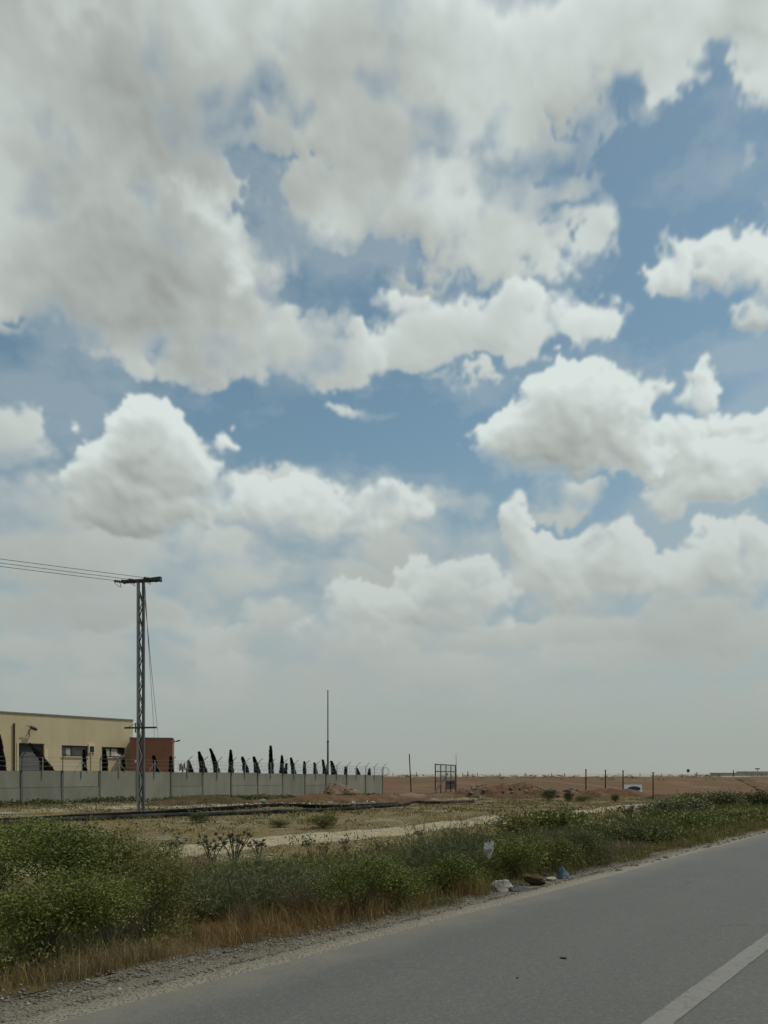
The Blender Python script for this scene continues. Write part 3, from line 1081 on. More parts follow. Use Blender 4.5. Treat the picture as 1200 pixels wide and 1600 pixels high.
# fittings on the front
xq, zq = fx(46), fz(46, 1138.5)
lamp = MB()
lamp.box((xq + .12, -.52, zq + .02), (.52, .34, .24), Matrix.Rotation(.5, 3, 'X') @ Matrix.Rotation(.3, 3, 'Y'))
lamp.bar((xq, 0, zq - .1), (xq, -.48, zq + .02), .07)
lamp.bar((xq - .1, -.35, zq + .1), (xq - .42, -.42, zq + .27), .05)
lamp.bar((xq - .02, -.01, zq - .1), (xq - .02, -.02, zq - .75), .05)
lamp.build('floodlight', M['dark_steel'], shed)
xq = fx(21.5)
MB().tube([(xq, -.09, 0), (xq, -.09, fz(21.5, 1130))], .07, 8).build('downpipe', M['rust_steel'], shed)
xq, za, zb = fx(142.5), fz(142.5, 1176), fz(142.5, 1166)
mb = MB()
mb.span((xq - .33, -.12, za - .05), (xq + .33, -.003, zb + .2))
bx = mb.build('meter_box', M['cream'], shed)
MB().span((xq - .2, -.16, za + .06), (xq + .22, -.122, zb)).build('box_door', M['dark_frame'], bx)
MB().tube([(xq, -.05, 0), (xq, -.05, za - .06)], .05, 6).build('conduit', M['cream'], bx)

# red annexe at the end of the warehouse
AX, AY = -24.9, 75.2
aang = math.atan2(.24, 1)
annexe = base('annexe', (AX, AY, CZ), aang, 'plain brick red block joined to the end of the yellow warehouse', 'building')
aw = 4.05
ah = EYE + (HORIZON - 1154) / F_PX * 75.8 - CZ
MB().span((0, 0, 0), (aw, 5.2, ah)).build('wall', M['brick_red'], annexe)
MB().span((-.04, -.05, ah + .002), (aw + .05, 5.25, ah + .1)).build('coping', M['coping'], annexe)
mb = MB()
mb.bar((aw, .1, ah - .35), (aw + .55, .0, ah - .22), .08)
mb.box((aw + .55, 0, ah - .2), (.34, .2, .14), Matrix.Rotation(-.3, 3, 'Y'))
mb.build('wall_lamp', M['dark_steel'], annexe)
MB().tube([(.55, -.06, ah - 2.25), (.55, -.12, ah - 2.25)], .13, 10).build('vent', M['white_cloth'], annexe)


# ================================================================ lattice power pole, wires
pp = spot(220, 1268)
PX, PY = pp.x, pp.y
pole = base('power_pole', (PX, PY, pp.z - .02), 0, 'tall lattice steel power pole standing in front of the concrete wall', 'power pole')
H_ARM = EYE + (HORIZON - 908.5) / F_PX * PY - pp.z
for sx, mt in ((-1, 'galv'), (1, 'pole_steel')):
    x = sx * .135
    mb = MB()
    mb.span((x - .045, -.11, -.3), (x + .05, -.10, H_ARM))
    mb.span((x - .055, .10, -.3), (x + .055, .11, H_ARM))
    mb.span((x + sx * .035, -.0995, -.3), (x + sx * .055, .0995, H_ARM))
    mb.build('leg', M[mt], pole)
n = 17
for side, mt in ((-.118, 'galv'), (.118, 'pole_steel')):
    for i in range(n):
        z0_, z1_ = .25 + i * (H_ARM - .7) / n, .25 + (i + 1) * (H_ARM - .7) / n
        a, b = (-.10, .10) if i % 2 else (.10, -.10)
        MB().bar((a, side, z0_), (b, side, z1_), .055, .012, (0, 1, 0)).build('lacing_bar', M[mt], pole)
MB().span((-.36, -.36, -.3), (.36, .36, .06)).build('footing', M['post_concrete'], pole)
ad = Vector((.98, -.2, 0)).normalized()
arm = MB()
arm.bar(ad * -1.0 + Vector((0, -.14, H_ARM + .05)), ad * 1.12 + Vector((0, -.14, H_ARM + .05)), .12, .10)
arm.bar(ad * -1.0 + Vector((0, .14, H_ARM + .05)), ad * 1.12 + Vector((0, .14, H_ARM + .05)), .12, .10)
for q in (-1.0, -.5, .45, .8, 1.1):
    arm.bar(ad * q + Vector((0, -.2, H_ARM + .05)), ad * q + Vector((0, .2, H_ARM + .05)), .09, .14)
arm.bar(ad * .5 + Vector((0, 0, H_ARM + .12)), ad * 1.15 + Vector((0, 0, H_ARM + .16)), .16, .10)
arm.build('cross_arm', M['dark_steel'], pole)
zl = EYE + (HORIZON - 1137) / F_PX * PY - pp.z
low = MB()
low.bar((-.80, -.16, zl), (.88, -.16, zl + .02), .05, .09)
low.bar((-.22, -.18, zl + .25), (-.22, -.18, zl - .25), .05)
low.bar((-.62, -.16, zl + .02), (-.13, -.16, zl + .28), .022)
low.build('lower_arm', M['dark_steel'], pole)
LINE_DIR = Vector((-.80, -.60, 0))
att = [(-1.42, .03), (-.62, .06), (.25, .10)]
tips = []
for k, (q, dz) in enumerate(att):
    root = ad * (q + .42) + Vector((0, 0, H_ARM + dz))
    tip = root + LINE_DIR * .5
    mb = MB()
    mb.tube([root, tip], .02, 5)
    for j in range(4):
        c = root.lerp(tip, .25 + .2 * j)
        mb.tube([c - LINE_DIR * .03, c + LINE_DIR * .03], [.085, .06], 8)
    mb.build('insulator', M['insulator'], pole)
    lp = MB()
    lp.tube([tip + Vector((.10 * (1 - math.cos(a)) + .12 * a / math.pi, .05 * a, -.30 * math.sin(a * .5) ** 1 * (1.0 if a < 5 else .6) + 0)) for a in np.linspace(0, 5.6, 12)], .014, 4, False)
    lp.build('jumper', M['wire'], pole)
    tips.append(Vector((PX, PY, pp.z)) + tip)
names = ['lowest of the three bare power lines running from the lattice pole', 'middle one of the three bare power lines leaving the lattice pole', 'highest of the three bare power lines leaving the lattice pole']
for tip, lb in zip(tips, names):
    end = tip + LINE_DIR * 62
    pts = []
    for i in range(33):
        f = i / 32
        q = tip.lerp(end, f)
        q.z -= 4 * .45 * f * (1 - f)
        pts.append(q)
    o = MB().tube(pts, .013, 5, False).build('power_line', M['wire'], None)
    tag(o, lb, 'power line', 'power lines from the pole')
for (xe, ze, lb) in ((.55, 1153, 'thin stay cable from the pole head, nearer the pole of two'), (.82, 1150, 'thin stay cable from the pole head, farther out of two')):
    top = Vector((PX + .17, PY + .15, pp.z + H_ARM - (.2 if xe < .7 else .9)))
    px_e = 241.5 if xe < .7 else 247.5
    ye = 77.2
    endp = Vector(((px_e - 600) / F_PX * ye, ye, CZ + ah + .12))
    o = MB().tube([top.lerp(endp, i / 8) - Vector((0, 0, .9 * (i / 8) * (1 - i / 8))) for i in range(9)], .016, 5, False).build('stay_cable', M['wire'], None)
    tag(o, lb, 'cable', 'stay cables from the pole')


# ================================================================ masts, posts, hoarding frame far off
def stick(name, px, top_py, depth, r, mat, label, cat, base_py=None, lean=0.0, group=None, thick=None):
    x = (px - 600) / F_PX * depth
    z = gz(x, depth)
    top = EYE + (HORIZON - top_py) / F_PX * depth
    o = base(name, (x, depth, z - .02), 0, label, cat, group)
    h = top - z
    if thick:
        MB().tube([(0, 0, -.2), (0, 0, h * thick)], r * 1.75, 8).build('lower_tube', mat, o, True)
        MB().tube([(0, 0, h * thick + .001), (lean * h, 0, h)], r, 8).build('upper_tube', mat, o, True)
        MB().tube([(0, 0, h * thick - .04), (0, 0, h * thick + .06)], r * 2.1, 8).build('collar', mat, o)
    else:
        MB().tube([(0, 0, -.2), (lean * h, 0, h)], r, 7).build('post', mat, o, True)
    return o, h


mast, hm = stick('flag_mast', 512.3, 1078, 82, .06, M['dark_steel'], 'bare tall steel mast with thicker lower half behind the wall', 'mast', thick=.52)
stick('light_pole', 642.5, 1178, 101, .075, M['rust_steel'], 'thin slightly leaning brown pole beyond the end of the wall', 'pole', lean=-.05)
stick('light_pole', 713.2, 1178, 106, .05, M['galv'], 'thin pale grey pole just behind the hoarding frame', 'pole', lean=-.008)
for px, tp, dp, lb in ((915.5, 1202.5, 92, 'thin rusty steel post alone on the red bank, first of the row'), (946, 1203.5, 98, 'thin rusty steel post between the lone post and the blue board post'),
                       (973.5, 1204.5, 92, 'thin rusty steel post against the end of the blue board'), (1020.5, 1207.5, 69, 'thin rusty steel post nearest the green verge at the pale track')):
    o, h = stick('fence_post', px, tp, dp, .075 if dp > 80 else .055, M['rust_steel'], lb, 'post', group='rusty posts by the bank')
    MB().box((0, 0, h + .03), (.2, .2, .06)).build('cap', M['rust_steel'], o)
far_posts = [(614, 1207), (651, 1206), (723, 1207), (731, 1205), (738, 1208.5), (746, 1207), (781, 1207), (821, 1207), (862, 1208), (882, 1207.5),
             (1000, 1208), (1034, 1208), (1086, 1207.5), (1089, 1206.5), (1123, 1207.5), (1146, 1203), (1175, 1208), (1190, 1208)]
far_labels = ['just past the razor coil at the wall end', 'just past the leaning brown pole', 'just past the hoarding frame', 'thickest and darkest of the cluster past the hoarding frame',
              'shortest of the cluster past the hoarding frame', 'last of the cluster past the hoarding frame', 'above the near slope of the big red heap', 'above the far slope of the big red heap',
              'above the compact dark shrub', 'between the compact shrub and the rusty posts', 'above the far corner of the printed board', 'just past the nearest rusty post',
              'thinner of the close pair past the road sign', 'thicker of the close pair past the road sign', 'between the close pair and the tallest one', 'tallest of all, before the low pale building',
              'in front of the low pale building', 'last before the picture edge']
for (px, tp), where in zip(far_posts, far_labels):
    d = 134 + (px * 7 % 9)
    o, h = stick('boundary_post', px, tp, d, .06 + .03 * (px in (731, 1089, 1123, 1146)), M['dark_steel'], 'boundary post on the skyline, ' + where, 'post', group='boundary posts on the skyline')
o, h = stick('road_sign', 1075, 1204, 140, .05, M['galv'], 'small round sign on a post on the far skyline', 'sign')
MB().tube([(0, -.06, h), (0, -.10, h)], .30, 12).build('disc', M['dark_steel'], o)
o, h = stick('street_lamp', 1183.5, 1201.5, 150, .06, M['galv'], 'tiny lamp post by the low building on the skyline', 'lamp post')
MB().box((0, 0, h + .05), (.75, .4, .2)).build('lamp_head', M['dark_steel'], o)
bz = gz(75, 172)
farb = base('farm_building', (75, 176, bz), .1, 'long low pale building on the far skyline', 'building')
MB().span((3, 0, 0), (22, 6, .62)).build('wall', M['pale_wall'], farb)
MB().span((2.8, -.2, .622), (22.2, 6.2, .72)).build('roof', M['roof'], farb)
MB().span((9, .5, .722), (16, 5, 1.05)).build('upper_storey', M['pale_wall'], farb)

A, B = Vector((6.35, 95.0)), Vector((10.0, 107.5))
hz0, ang = gz(A.x, A.y), math.atan2(B.y - A.y, B.x - A.x)
hoard = base('hoarding_frame', (A.x, A.y, hz0), ang, 'empty steel hoarding frame with a diagonal prop on the waste ground', 'billboard frame')
L = (B - A).length
for i in range(5):
    MB().bar((L * i / 4, 0, -.3), (L * i / 4, 0, 3.72), .16, .12).build('upright', M['dark_steel'], hoard)
for z in (3.64, 2.75, 1.55):
    MB().bar((0, -.1, z), (L, -.1, z), .05, .13).build('rail', M['dark_steel'], hoard)
for i in range(26):
    if i % 6:
        MB().bar((L * i / 25, -.13, 1.5 if i < 13 else 1.5), (L * i / 25, -.13, 3.6), .022).build('infill_bar', M['galv'], hoard)
MB().span((L * .52, .08, .35), (L * .99, .11, 1.5)).build('lower_panel', M['mesh_panel'], hoard)
hr = Vector((math.cos(-ang), math.sin(-ang)))
bx, by = (677.5 - 600) / F_PX * 93.5 - A.x, 93.5 - A.y
lx, ly = hr.x * bx - hr.y * by, hr.y * bx + hr.x * by
MB().bar((lx, ly, 0), (L * .5, -.2, 2.45), .16).build('prop', M['dark_steel'], hoard)

bp = spot(989, 1240)
DB = 90.0
bp = Vector(((989.5 - 600) / F_PX * DB, DB, gz((989.5 - 600) / F_PX * DB, DB)))
board = base('printed_board', bp, .05, 'small white board with a dark blue print propped on the red bank', 'board')
zb0, zb1 = EYE + (HORIZON - 1239) / F_PX * DB - bp.z, EYE + (HORIZON - 1226) / F_PX * DB - bp.z
wb = 28.5 / F_PX * DB / 2
tilt = .12
MB().add([(-wb, 0, zb0), (wb, 0, zb0), (wb, tilt, zb1), (-wb, tilt, zb1), (-wb, .05, zb0), (wb, .05, zb0), (wb, tilt + .05, zb1), (-wb, tilt + .05, zb1)],
         [(0, 1, 2, 3), (5, 4, 7, 6), (3, 2, 6, 7), (0, 3, 7, 4), (1, 5, 6, 2), (0, 4, 5, 1)]).build('panel', M['board_white'], board)
zc, hh = zb0 + (zb1 - zb0) * .5, (zb1 - zb0)
ell = [(wb * (.12 + .72 * math.cos(a)), -.006 + tilt * ((zc + hh * .30 * math.sin(a)) - zb0) / hh, zc + hh * .30 * math.sin(a)) for a in np.linspace(0, 2 * math.pi, 25)[:-1]]
MB().add(ell, [tuple(range(24))]).build('blue_print', M['board_blue'], board)
zr = zb0 + hh * .38
ell = [(wb * (-.72 + .26 * math.cos(a)), -.006 + tilt * (zr + hh * .14 * math.sin(a) - zb0) / hh, zr + hh * .14 * math.sin(a)) for a in np.linspace(0, 2 * math.pi, 17)[:-1]]
MB().add(ell, [tuple(range(16))]).build('dark_print', M['dark_frame'], board)
for q in (-.8, .8):
    MB().bar((wb * q, .09, -.15), (wb * q, .09 + .05, zb0 + .3), .07).build('leg', M['rust_steel'], board)


# ================================================================ heaps of earth and rubble
def heap(name, px, py, half_w, half_d, h, mat, label, cat='earth heap', seed=1, lump=.5, group=None, depth=None, rz=0.0, kind=None, flat=2.0):
    c = spot(px, py) if depth is None else Vector(((px - 600) / F_PX * depth, depth, 0))
    n, m = 40, 30
    u = np.linspace(-1.25, 1.25, n)
    v = np.linspace(-1.25, 1.25, m)
    U, V = np.meshgrid(u, v, indexing='ij')
    ca, sa = math.cos(rz), math.sin(rz)
    X = c.x + U * half_w * ca - V * half_d * sa
    Y = c.y + half_d + U * half_w * sa + V * half_d * ca
    rr = np.sqrt(U ** 2 + V ** 2) + (fbm(X + seed * 9, Y, .5, 4, .55, 60 + seed) - .5) * .7
    prof = np.clip(1 - rr ** flat, 0, 1)
    Z = h * (prof * (1 + lump * (fbm(X + seed * 5, Y, .9, 5, .6, 70 + seed) - .5) * 2) + .05 * (fbm(X, Y, 3.0, 3, .6, 80 + seed) - .5))
    Z = np.where(rr > 1.05, -.15, Z)
    Z = Z + ground_z(X, Y)
    idx = np.arange(n * m).reshape(n, m)
    q = np.stack([idx[:-1, :-1], idx[1:, :-1], idx[1:, 1:], idx[:-1, 1:]], -1).reshape(-1)
    me = polys_mesh(name, np.stack([X, Y, Z], -1).reshape(-1, 3), q, np.arange((n - 1) * (m - 1)) * 4, True)
    o = put(name, me, mat)
    tag(o, label, cat, group, kind)
    return lambda a, b: (X[a, b], Y[a, b], Z[a, b]), (X, Y, Z)


_, sand_grid = heap('sand_heap', 521, 1246, 3.3, 1.8, .95, M['grey_earth'], 'pale greyish earth heap against the far half of the wall', seed=2, flat=3.0, lump=.95)
heap('earth_ridge', 540, 1253, 8.5, 1.6, .62, M['red_earth'], 'long low ridge of red earth in front of the far wall', 'earth ridge', 3, rz=.35)
heap('earth_heap', 468, 1243, 2.6, 1.3, .75, M['weedy_earth'], 'dark weedy heap beside the pale one at the wall foot', seed=4)
heap('earth_heap', 410, 1250, 2.6, 1.2, .42, M['weedy_earth'], 'low dark green weedy hump at the middle of the wall', seed=5)
heap('earth_heap', 318, 1256, 3.6, 1.4, .62, M['weedy_earth'], 'brown weedy hump at the wall foot past the power pole', seed=6)
heap('earth_heap', 262, 1259, 1.8, 1.0, .36, M['weedy_earth'], 'small weedy hump at the wall foot just past the power pole', seed=7)
heap('earth_ridge', 690, 1247, 5.5, 2.2, .45, M['red_earth'], 'low red earth ridge below the hoarding frame', 'earth ridge', 8)
heap('earth_ridge', 630, 1247, 4.5, 1.3, .42, M['grey_earth'], 'low pale earth ridge just past the end of the wall', 'earth ridge', 9)
_, main_heap = heap('earth_heap', 800, 1247, 6.4, 3.0, 1.3, M['red_earth'], 'big heap of red earth and rubble on the waste ground', seed=10, lump=.75)
_, side_heap = heap('rubble_heap', 752, 1245, 3.6, 2.4, .8, M['grey_earth'], 'lower stony heap leaning on the big red one', seed=11, lump=.8)
_, back_heap = heap('rubble_heap', 880, 1243, 3.6, 2.0, .7, M['grey_earth'], 'low rubble heap on the far side of the big red one', seed=12, lump=.8)
heap('earth_ridge', 955, 1245, 5.0, 1.8, .72, M['red_earth'], 'low red earth ridge below the printed board', 'earth ridge', 13)
heap('earth_heap', 1062, 1249, 3.2, 1.5, .45, M['weedy_earth'], 'low brown hump beyond the lone near post', seed=14)
heap('earth_ridge', 1150, 1247, 8.0, 2.0, .35, M['red_earth'], 'low red ridge at the foot of the far bank', 'earth ridge', 15)


def rock_mesh(name, rng, r, squash=.7):
    import bmesh
    bm = bmesh.new()
    bmesh.ops.create_icosphere(bm, subdivisions=1, radius=r)
    for v in bm.verts:
        v.co *= rng.uniform(.7, 1.25)
        v.co.z *= squash
    me = bpy.data.meshes.new(name)
    bm.to_mesh(me)
    bm.free()
    return me


def stones_stuff(name, rng, pts, sizes, mat, squash=.6, octa=True):
    """Many angular stones in one mesh."""
    n = len(pts)
    dirs = np.array([(1, 0, 0), (0, 1, 0), (-1, 0, 0), (0, -1, 0), (0, 0, 1), (0, 0, -.6)], float)
    V = dirs[None] * rng.uniform(.55, 1.3, (n, 6, 1)) + rng.normal(0, .18, (n, 6, 3))
    a = rng.uniform(0, 2 * np.pi, n)
    x = V[..., 0] * np.cos(a)[:, None] - V[..., 1] * np.sin(a)[:, None]
    y = V[..., 0] * np.sin(a)[:, None] + V[..., 1] * np.cos(a)[:, None]
    V = np.stack([x, y, V[..., 2] * squash], -1) * sizes[:, None, None] + pts[:, None, :]
    f = np.array([(0, 1, 4), (1, 2, 4), (2, 3, 4), (3, 0, 4), (1, 0, 5), (2, 1, 5), (3, 2, 5), (0, 3, 5)])
    loops = (np.arange(n)[:, None, None] * 6 + f[None]).reshape(-1)
    me = polys_mesh(name, V.reshape(-1, 3), loops, np.arange(n * 8) * 3)
    o = put(name, me, mat)
    tag(o, kind='stuff')
    return o


rng = np.random.default_rng(5)


def on_heap(grid, count, zmin=.1):
    X, Y, Z = grid
    i = rng.integers(3, X.shape[0] - 3, count * 3)
    j = rng.integers(0, X.shape[1] - 8, count * 3)
    rise = Z[i, j] - ground_z(X[i, j], Y[i, j])
    k = np.where(rise > zmin)[0][:count]
    return np.stack([X[i, j][k], Y[i, j][k], Z[i, j][k] + .02], -1)


pt = np.concatenate([on_heap(side_heap, 110, .03), on_heap(back_heap, 90, .03), on_heap(main_heap, 40), on_heap(sand_grid, 40, .1)])
stones_stuff('rubble', rng, pt, rng.uniform(.07, .24, len(pt)), M['gravel_stone'])
pt = np.concatenate([on_heap(side_heap, 60, .03), on_heap(main_heap, 60), on_heap(back_heap, 40, .03)])
stones_stuff('rubble', rng, pt, rng.uniform(.08, .32, len(pt)), M['dark_stone'])

# pale ramp worn up the red bank
edge = []
for px_, py_ in ((1146, 1216.5), (1156, 1220), (1168, 1226), (1181, 1232), (1198, 1238)):
    q = spot(px_, py_)
    edge.append(q)
vs, fs = [], []
for i, q in enumerate(edge):
    for k in range(4):
        x, y = q.x + k * .9 + random.uniform(-.2, .2), q.y + .1 * k
        vs.append((x, y, gz(x, y) + .05))
for i in range(len(edge) - 1):
    for k in range(3):
        fs.append((i * 4 + k, i * 4 + k + 1, i * 4 + k + 5, i * 4 + k + 4))
tag(MB().add(vs, fs).build('dirt_ramp', M['red_earth']), kind='structure')

# stones strewn over the field, denser along the track and by the pipes
pts, sz = [], []
for (s0, s1, p0, p1, cnt, a, b) in ((4, 60, 13.5, 16.2, 1900, .02, .10), (4, 60, 17.4, 19.5, 900, .02, .10), (6, 50, 19, 36, 3200, .025, .10),
                                    (18, 45, 36, 40, 1100, .04, .16), (24, 70, 38, 50, 900, .05, .18), (24, 46, 36.6, 40, 420, .08, .30)):
    s_, p_ = rng.uniform(s0, s1, cnt), rng.uniform(p0, p1, cnt)
    x, y = xy_of(s_, p_)
    keep = fbm(x, y, .35, 3, .5, 91) > .54
    x, y = x[keep], y[keep]
    z = ground_z(x, y)
    pts.append(np.stack([x, y, z], -1))
    sz.append(rng.uniform(a, b, len(x)) * rng.uniform(.5, 1, len(x)))
stones_stuff('field_stones', rng, np.concatenate(pts), np.concatenate(sz), M['stone'])
# loose gravel on the shoulder
cnt = 5200
s_ = rng.uniform(1.5, 9, cnt) ** 1.15
p_ = 4.95 + np.abs(rng.normal(0, .42, cnt)) + rng.uniform(0, .25, cnt)
x, y = xy_of(s_, p_)
o = stones_stuff('gravel', rng, np.stack([x, y, ground_z(x, y) + .004], -1), np.abs(rng.normal(0, .008, cnt)) + .003, M['gravel_stone'])
cnt = 3600
s_ = rng.uniform(1.5, 14, cnt)
p_ = 5.05 + np.abs(rng.normal(0, .38, cnt))
x, y = xy_of(s_, p_)
stones_stuff('gravel', rng, np.stack([x, y, ground_z(x, y) + .004], -1), np.abs(rng.normal(0, .012, cnt)) + .004, M['dark_stone'])
cnt = 700
s_ = rng.uniform(12, 48, cnt)
p_ = 4.78 + np.abs(rng.normal(0, .22, cnt))
x, y = xy_of(s_, p_)
stones_stuff('gravel', rng, np.stack([x, y, ground_z(x, y) + .004], -1), np.abs(rng.normal(0, .02, cnt)) + .006, M['gravel_stone'])


cnt = 260
s_ = rng.uniform(1.5, 16, cnt)
p_ = rng.uniform(5.0, 6.4, cnt)
x, y = xy_of(s_, p_)
stones_stuff('gravel', rng, np.stack([x, y, ground_z(x, y) + .006], -1), rng.uniform(.010, .024, cnt), M['stone'])


# ================================================================ black pipes lying across the field
def pipe(path, r, mat, label):
    pts = []
    for a, b in path:
        q = spot(a, b)
        q.z += r * .8
        pts.append(q)
    fine = []
    for i in range(len(pts) - 1):
        p0_, p1_, p2_, p3_ = pts[max(i - 1, 0)], pts[i], pts[i + 1], pts[min(i + 2, len(pts) - 1)]
        for k in range(5):
            t = k / 5
            q = .5 * (2 * p1_ + (p2_ - p0_) * t + (2 * p0_ - 5 * p1_ + 4 * p2_ - p3_) * t * t + (3 * p1_ - p0_ - 3 * p2_ + p3_) * t ** 3)
            q.z = max(q.z, gz(q.x, q.y) + r * .7)
            fine.append(q)
    fine.append(pts[-1])
    o = MB().tube(fine, r, 10).build('water_pipe', mat, None, True)
    tag(o, label, 'pipe', 'pipes lying across the field')


pipe([(-60, 1291), (60, 1283.5), (120, 1280), (180, 1277), (250, 1273.5), (300, 1269.5), (340, 1267), (400, 1263), (440, 1260.5), (480, 1262.5), (520, 1263.5), (570, 1261.5), (620, 1259.5)],
     .125, M['pipe_black'], 'thick black pipe nearer the wall, lying across the field')
pipe([(-60, 1294), (50, 1287), (130, 1282.5), (200, 1279.5), (270, 1276.5), (330, 1275), (380, 1273), (450, 1270.5), (500, 1268.5), (545, 1266), (580, 1262.5), (625, 1259.5), (648, 1254.5), (664, 1256), (700, 1255.5), (740, 1254)],
     .11, M['pipe_grey'], 'dusty dark pipe nearer the track, with a kink at its far end')


# ================================================================ litter
LITTER = []


def crumple(name, c, size, mat, label, cat, seed, fold=.45, sub=3, taper=0.0, lift=0.0):
    import bmesh
    r_ = np.random.default_rng(seed)
    bm = bmesh.new()
    bmesh.ops.create_icosphere(bm, subdivisions=sub, radius=1.0)
    co = np.array([v.co[:] for v in bm.verts])
    N = unit(r_.normal(size=(26, 3)))
    hN = r_.uniform(.30, 1.0, 26)
    dots = np.maximum(co @ N.T, .08)
    d = np.minimum((hN[None] / dots).min(1), 1.25)             # facets of a crushed sheet
    k = r_.normal(size=(6, 3)) * 5
    ph = r_.uniform(0, 6.28, 6)
    d = d * (1 + fold * .5 * np.mean(np.abs(np.sin(co @ k.T + ph)) - .6, 1)) * 1.25
    for v, q in zip(bm.verts, d):
        v.co *= float(q)
        v.co.x *= size[0] / 2
        v.co.y *= size[1] / 2
        v.co.z *= size[2] / 2
        k_ = 1 + taper * v.co.z / (size[2] / 2)                # wider below (negative) or above
        v.co.x *= k_
        v.co.y *= k_
    me = bpy.data.meshes.new(name)
    bm.to_mesh(me)
    bm.free()
    lowz = min(v.co.z for v in me.vertices)
    o = put(name, me, mat)
    o.location = (c.x, c.y, c.z - lowz - .015 + lift)
    LITTER.append((c.x, c.y - .15, max(size[0], .25) * .9))
    tag(o, label, cat)
    return o


def sized(px, py, w, h):
    c = spot(px, py)
    return c, w * c.y / F_PX, h * c.y / F_PX


c, w, h = sized(782, 1392, 36, 27)
crumple('paper_sack', c, (w, w * .7, h), M['sack_grey'], 'crumpled pale grey sack lying at the road edge of the verge', 'sack', 3, .8, 3, -.5)
c, w, h = sized(806, 1393, 46, 11)
o = crumple('plastic_sheet', c, (w, w * .5, h), M['sheet_black'], 'flat black plastic sheet beside the pale sack', 'plastic sheet', 5, .6)
c, w, h = sized(834, 1384, 36, 19)
crumple('rubble_bag', c, (w, w * .8, h), M['weedy_earth'], 'dull greenish rubble bag between the black sheet and blue bag', 'bag', 8, .4)
c, w, h = sized(862, 1377, 22, 13)
crumple('concrete_lump', c, (w, w, h), M['stone'], 'pale lump of broken concrete next to the blue bag', 'rubble', 9, .5, 2)
c, w, h = sized(850, 1368, 16, 9)
crumple('concrete_lump', c, (w, w, h), M['dark_stone'], 'small dark lump of rubble behind the pale concrete lump', 'rubble', 19, .5, 2)
c, w, h = sized(879, 1374, 24, 26)
crumple('plastic_bag', c, (w, w * .7, h), M['bag_blue'], 'crumpled blue plastic bag at the road edge of the verge', 'plastic bag', 11, .9, 3, -.55)
c = spot(764, 1384)
c.z = EYE + (HORIZON - 1341) / F_PX * c.y
o = crumple('plastic_bag', c, (.21, .09, .42), M['bag_white'], 'torn white plastic bag caught high in the shrubs', 'plastic bag', 14, 1.5, 4, .5)
o.rotation_euler = (.1, .22, .6)
c, w, h = sized(780, 1290, 32, 13)
crumple('cloth_bundle', c, (w, w * .6, h), M['bag_white'], 'white cloth bundle lying on the pale track', 'cloth bundle', 15, .5)
c, w, h = sized(984, 1297, 24, 9)
crumple('plastic_bag', c, (w, w * .6, h), M['bag_white'], 'white plastic bag below the far thistles', 'plastic bag', 16, .5)
c, w, h = sized(412, 1255, 16, 11)
crumple('concrete_lump', c, (w, w, h), M['stone'], 'pale boulder with a dark top beside the black pipe', 'boulder', 17, .4, 2)
c, w, h = sized(881, 1500, 14, 5)
crumple('rubber_scrap', c, (w, w * .7, max(h * .9, .035)), M['rubber'], 'larger flattened black rubber scrap on the road', 'scrap', 21, .5, lift=.022)
c, w, h = sized(808, 1531, 6, 3)
crumple('rubber_scrap', c, (w, w * .8, .014), M['rubber'], 'tiny black scrap on the road nearer the viewer', 'scrap', 22, .5, 2, lift=.024)
for px, py, w_, h_, lb in ((137, 1532, 13, 8, 'whitish stone on the shoulder nearest the bushes'), (112, 1549, 9, 6, 'whitish stone on the shoulder nearer the road'), (246, 1480, 9, 8, 'pale stone at the foot of the dry grass'),
                           (324, 1519, 8, 4, 'lone pale pebble beside the asphalt edge'), (452, 1478, 9, 7, 'dark clod alone on the gravel shoulder')):
    c, w, h = sized(px, py, w_, h_)
    crumple('roadside_stone', c, (w, w * .8, h), M['stone'] if 'dark' not in lb else M['dark_stone'], lb, 'stone', px, .35, 2)
# red and white streamer snagged behind the wall
d = 66.0
xq = (285 - 600) / F_PX * d
zq = EYE + (HORIZON - 1205) / F_PX * d
str_ = base('snagged_streamer', (xq, d, gz(xq, d)), 0, 'red and white cloth streamer snagged on the fence past the red block', 'streamer')
zr0 = zq - gz(xq, d)
for i in range(5):
    MB().box((-.22 + .1 * i, .02 * i, zr0 + .32 + .12 * math.sin(i * 2.1)), (.10, .03, .62), Matrix.Rotation(.2 * math.sin(i * 3), 3, 'Y')).build('ribbon', M['red_cloth'] if i % 2 == 0 else M['white_cloth'], str_)
MB().bar((0, .1, 0), (.55, .1, zr0 + 1.05), .05).build('stick', M['dark_steel'], str_)


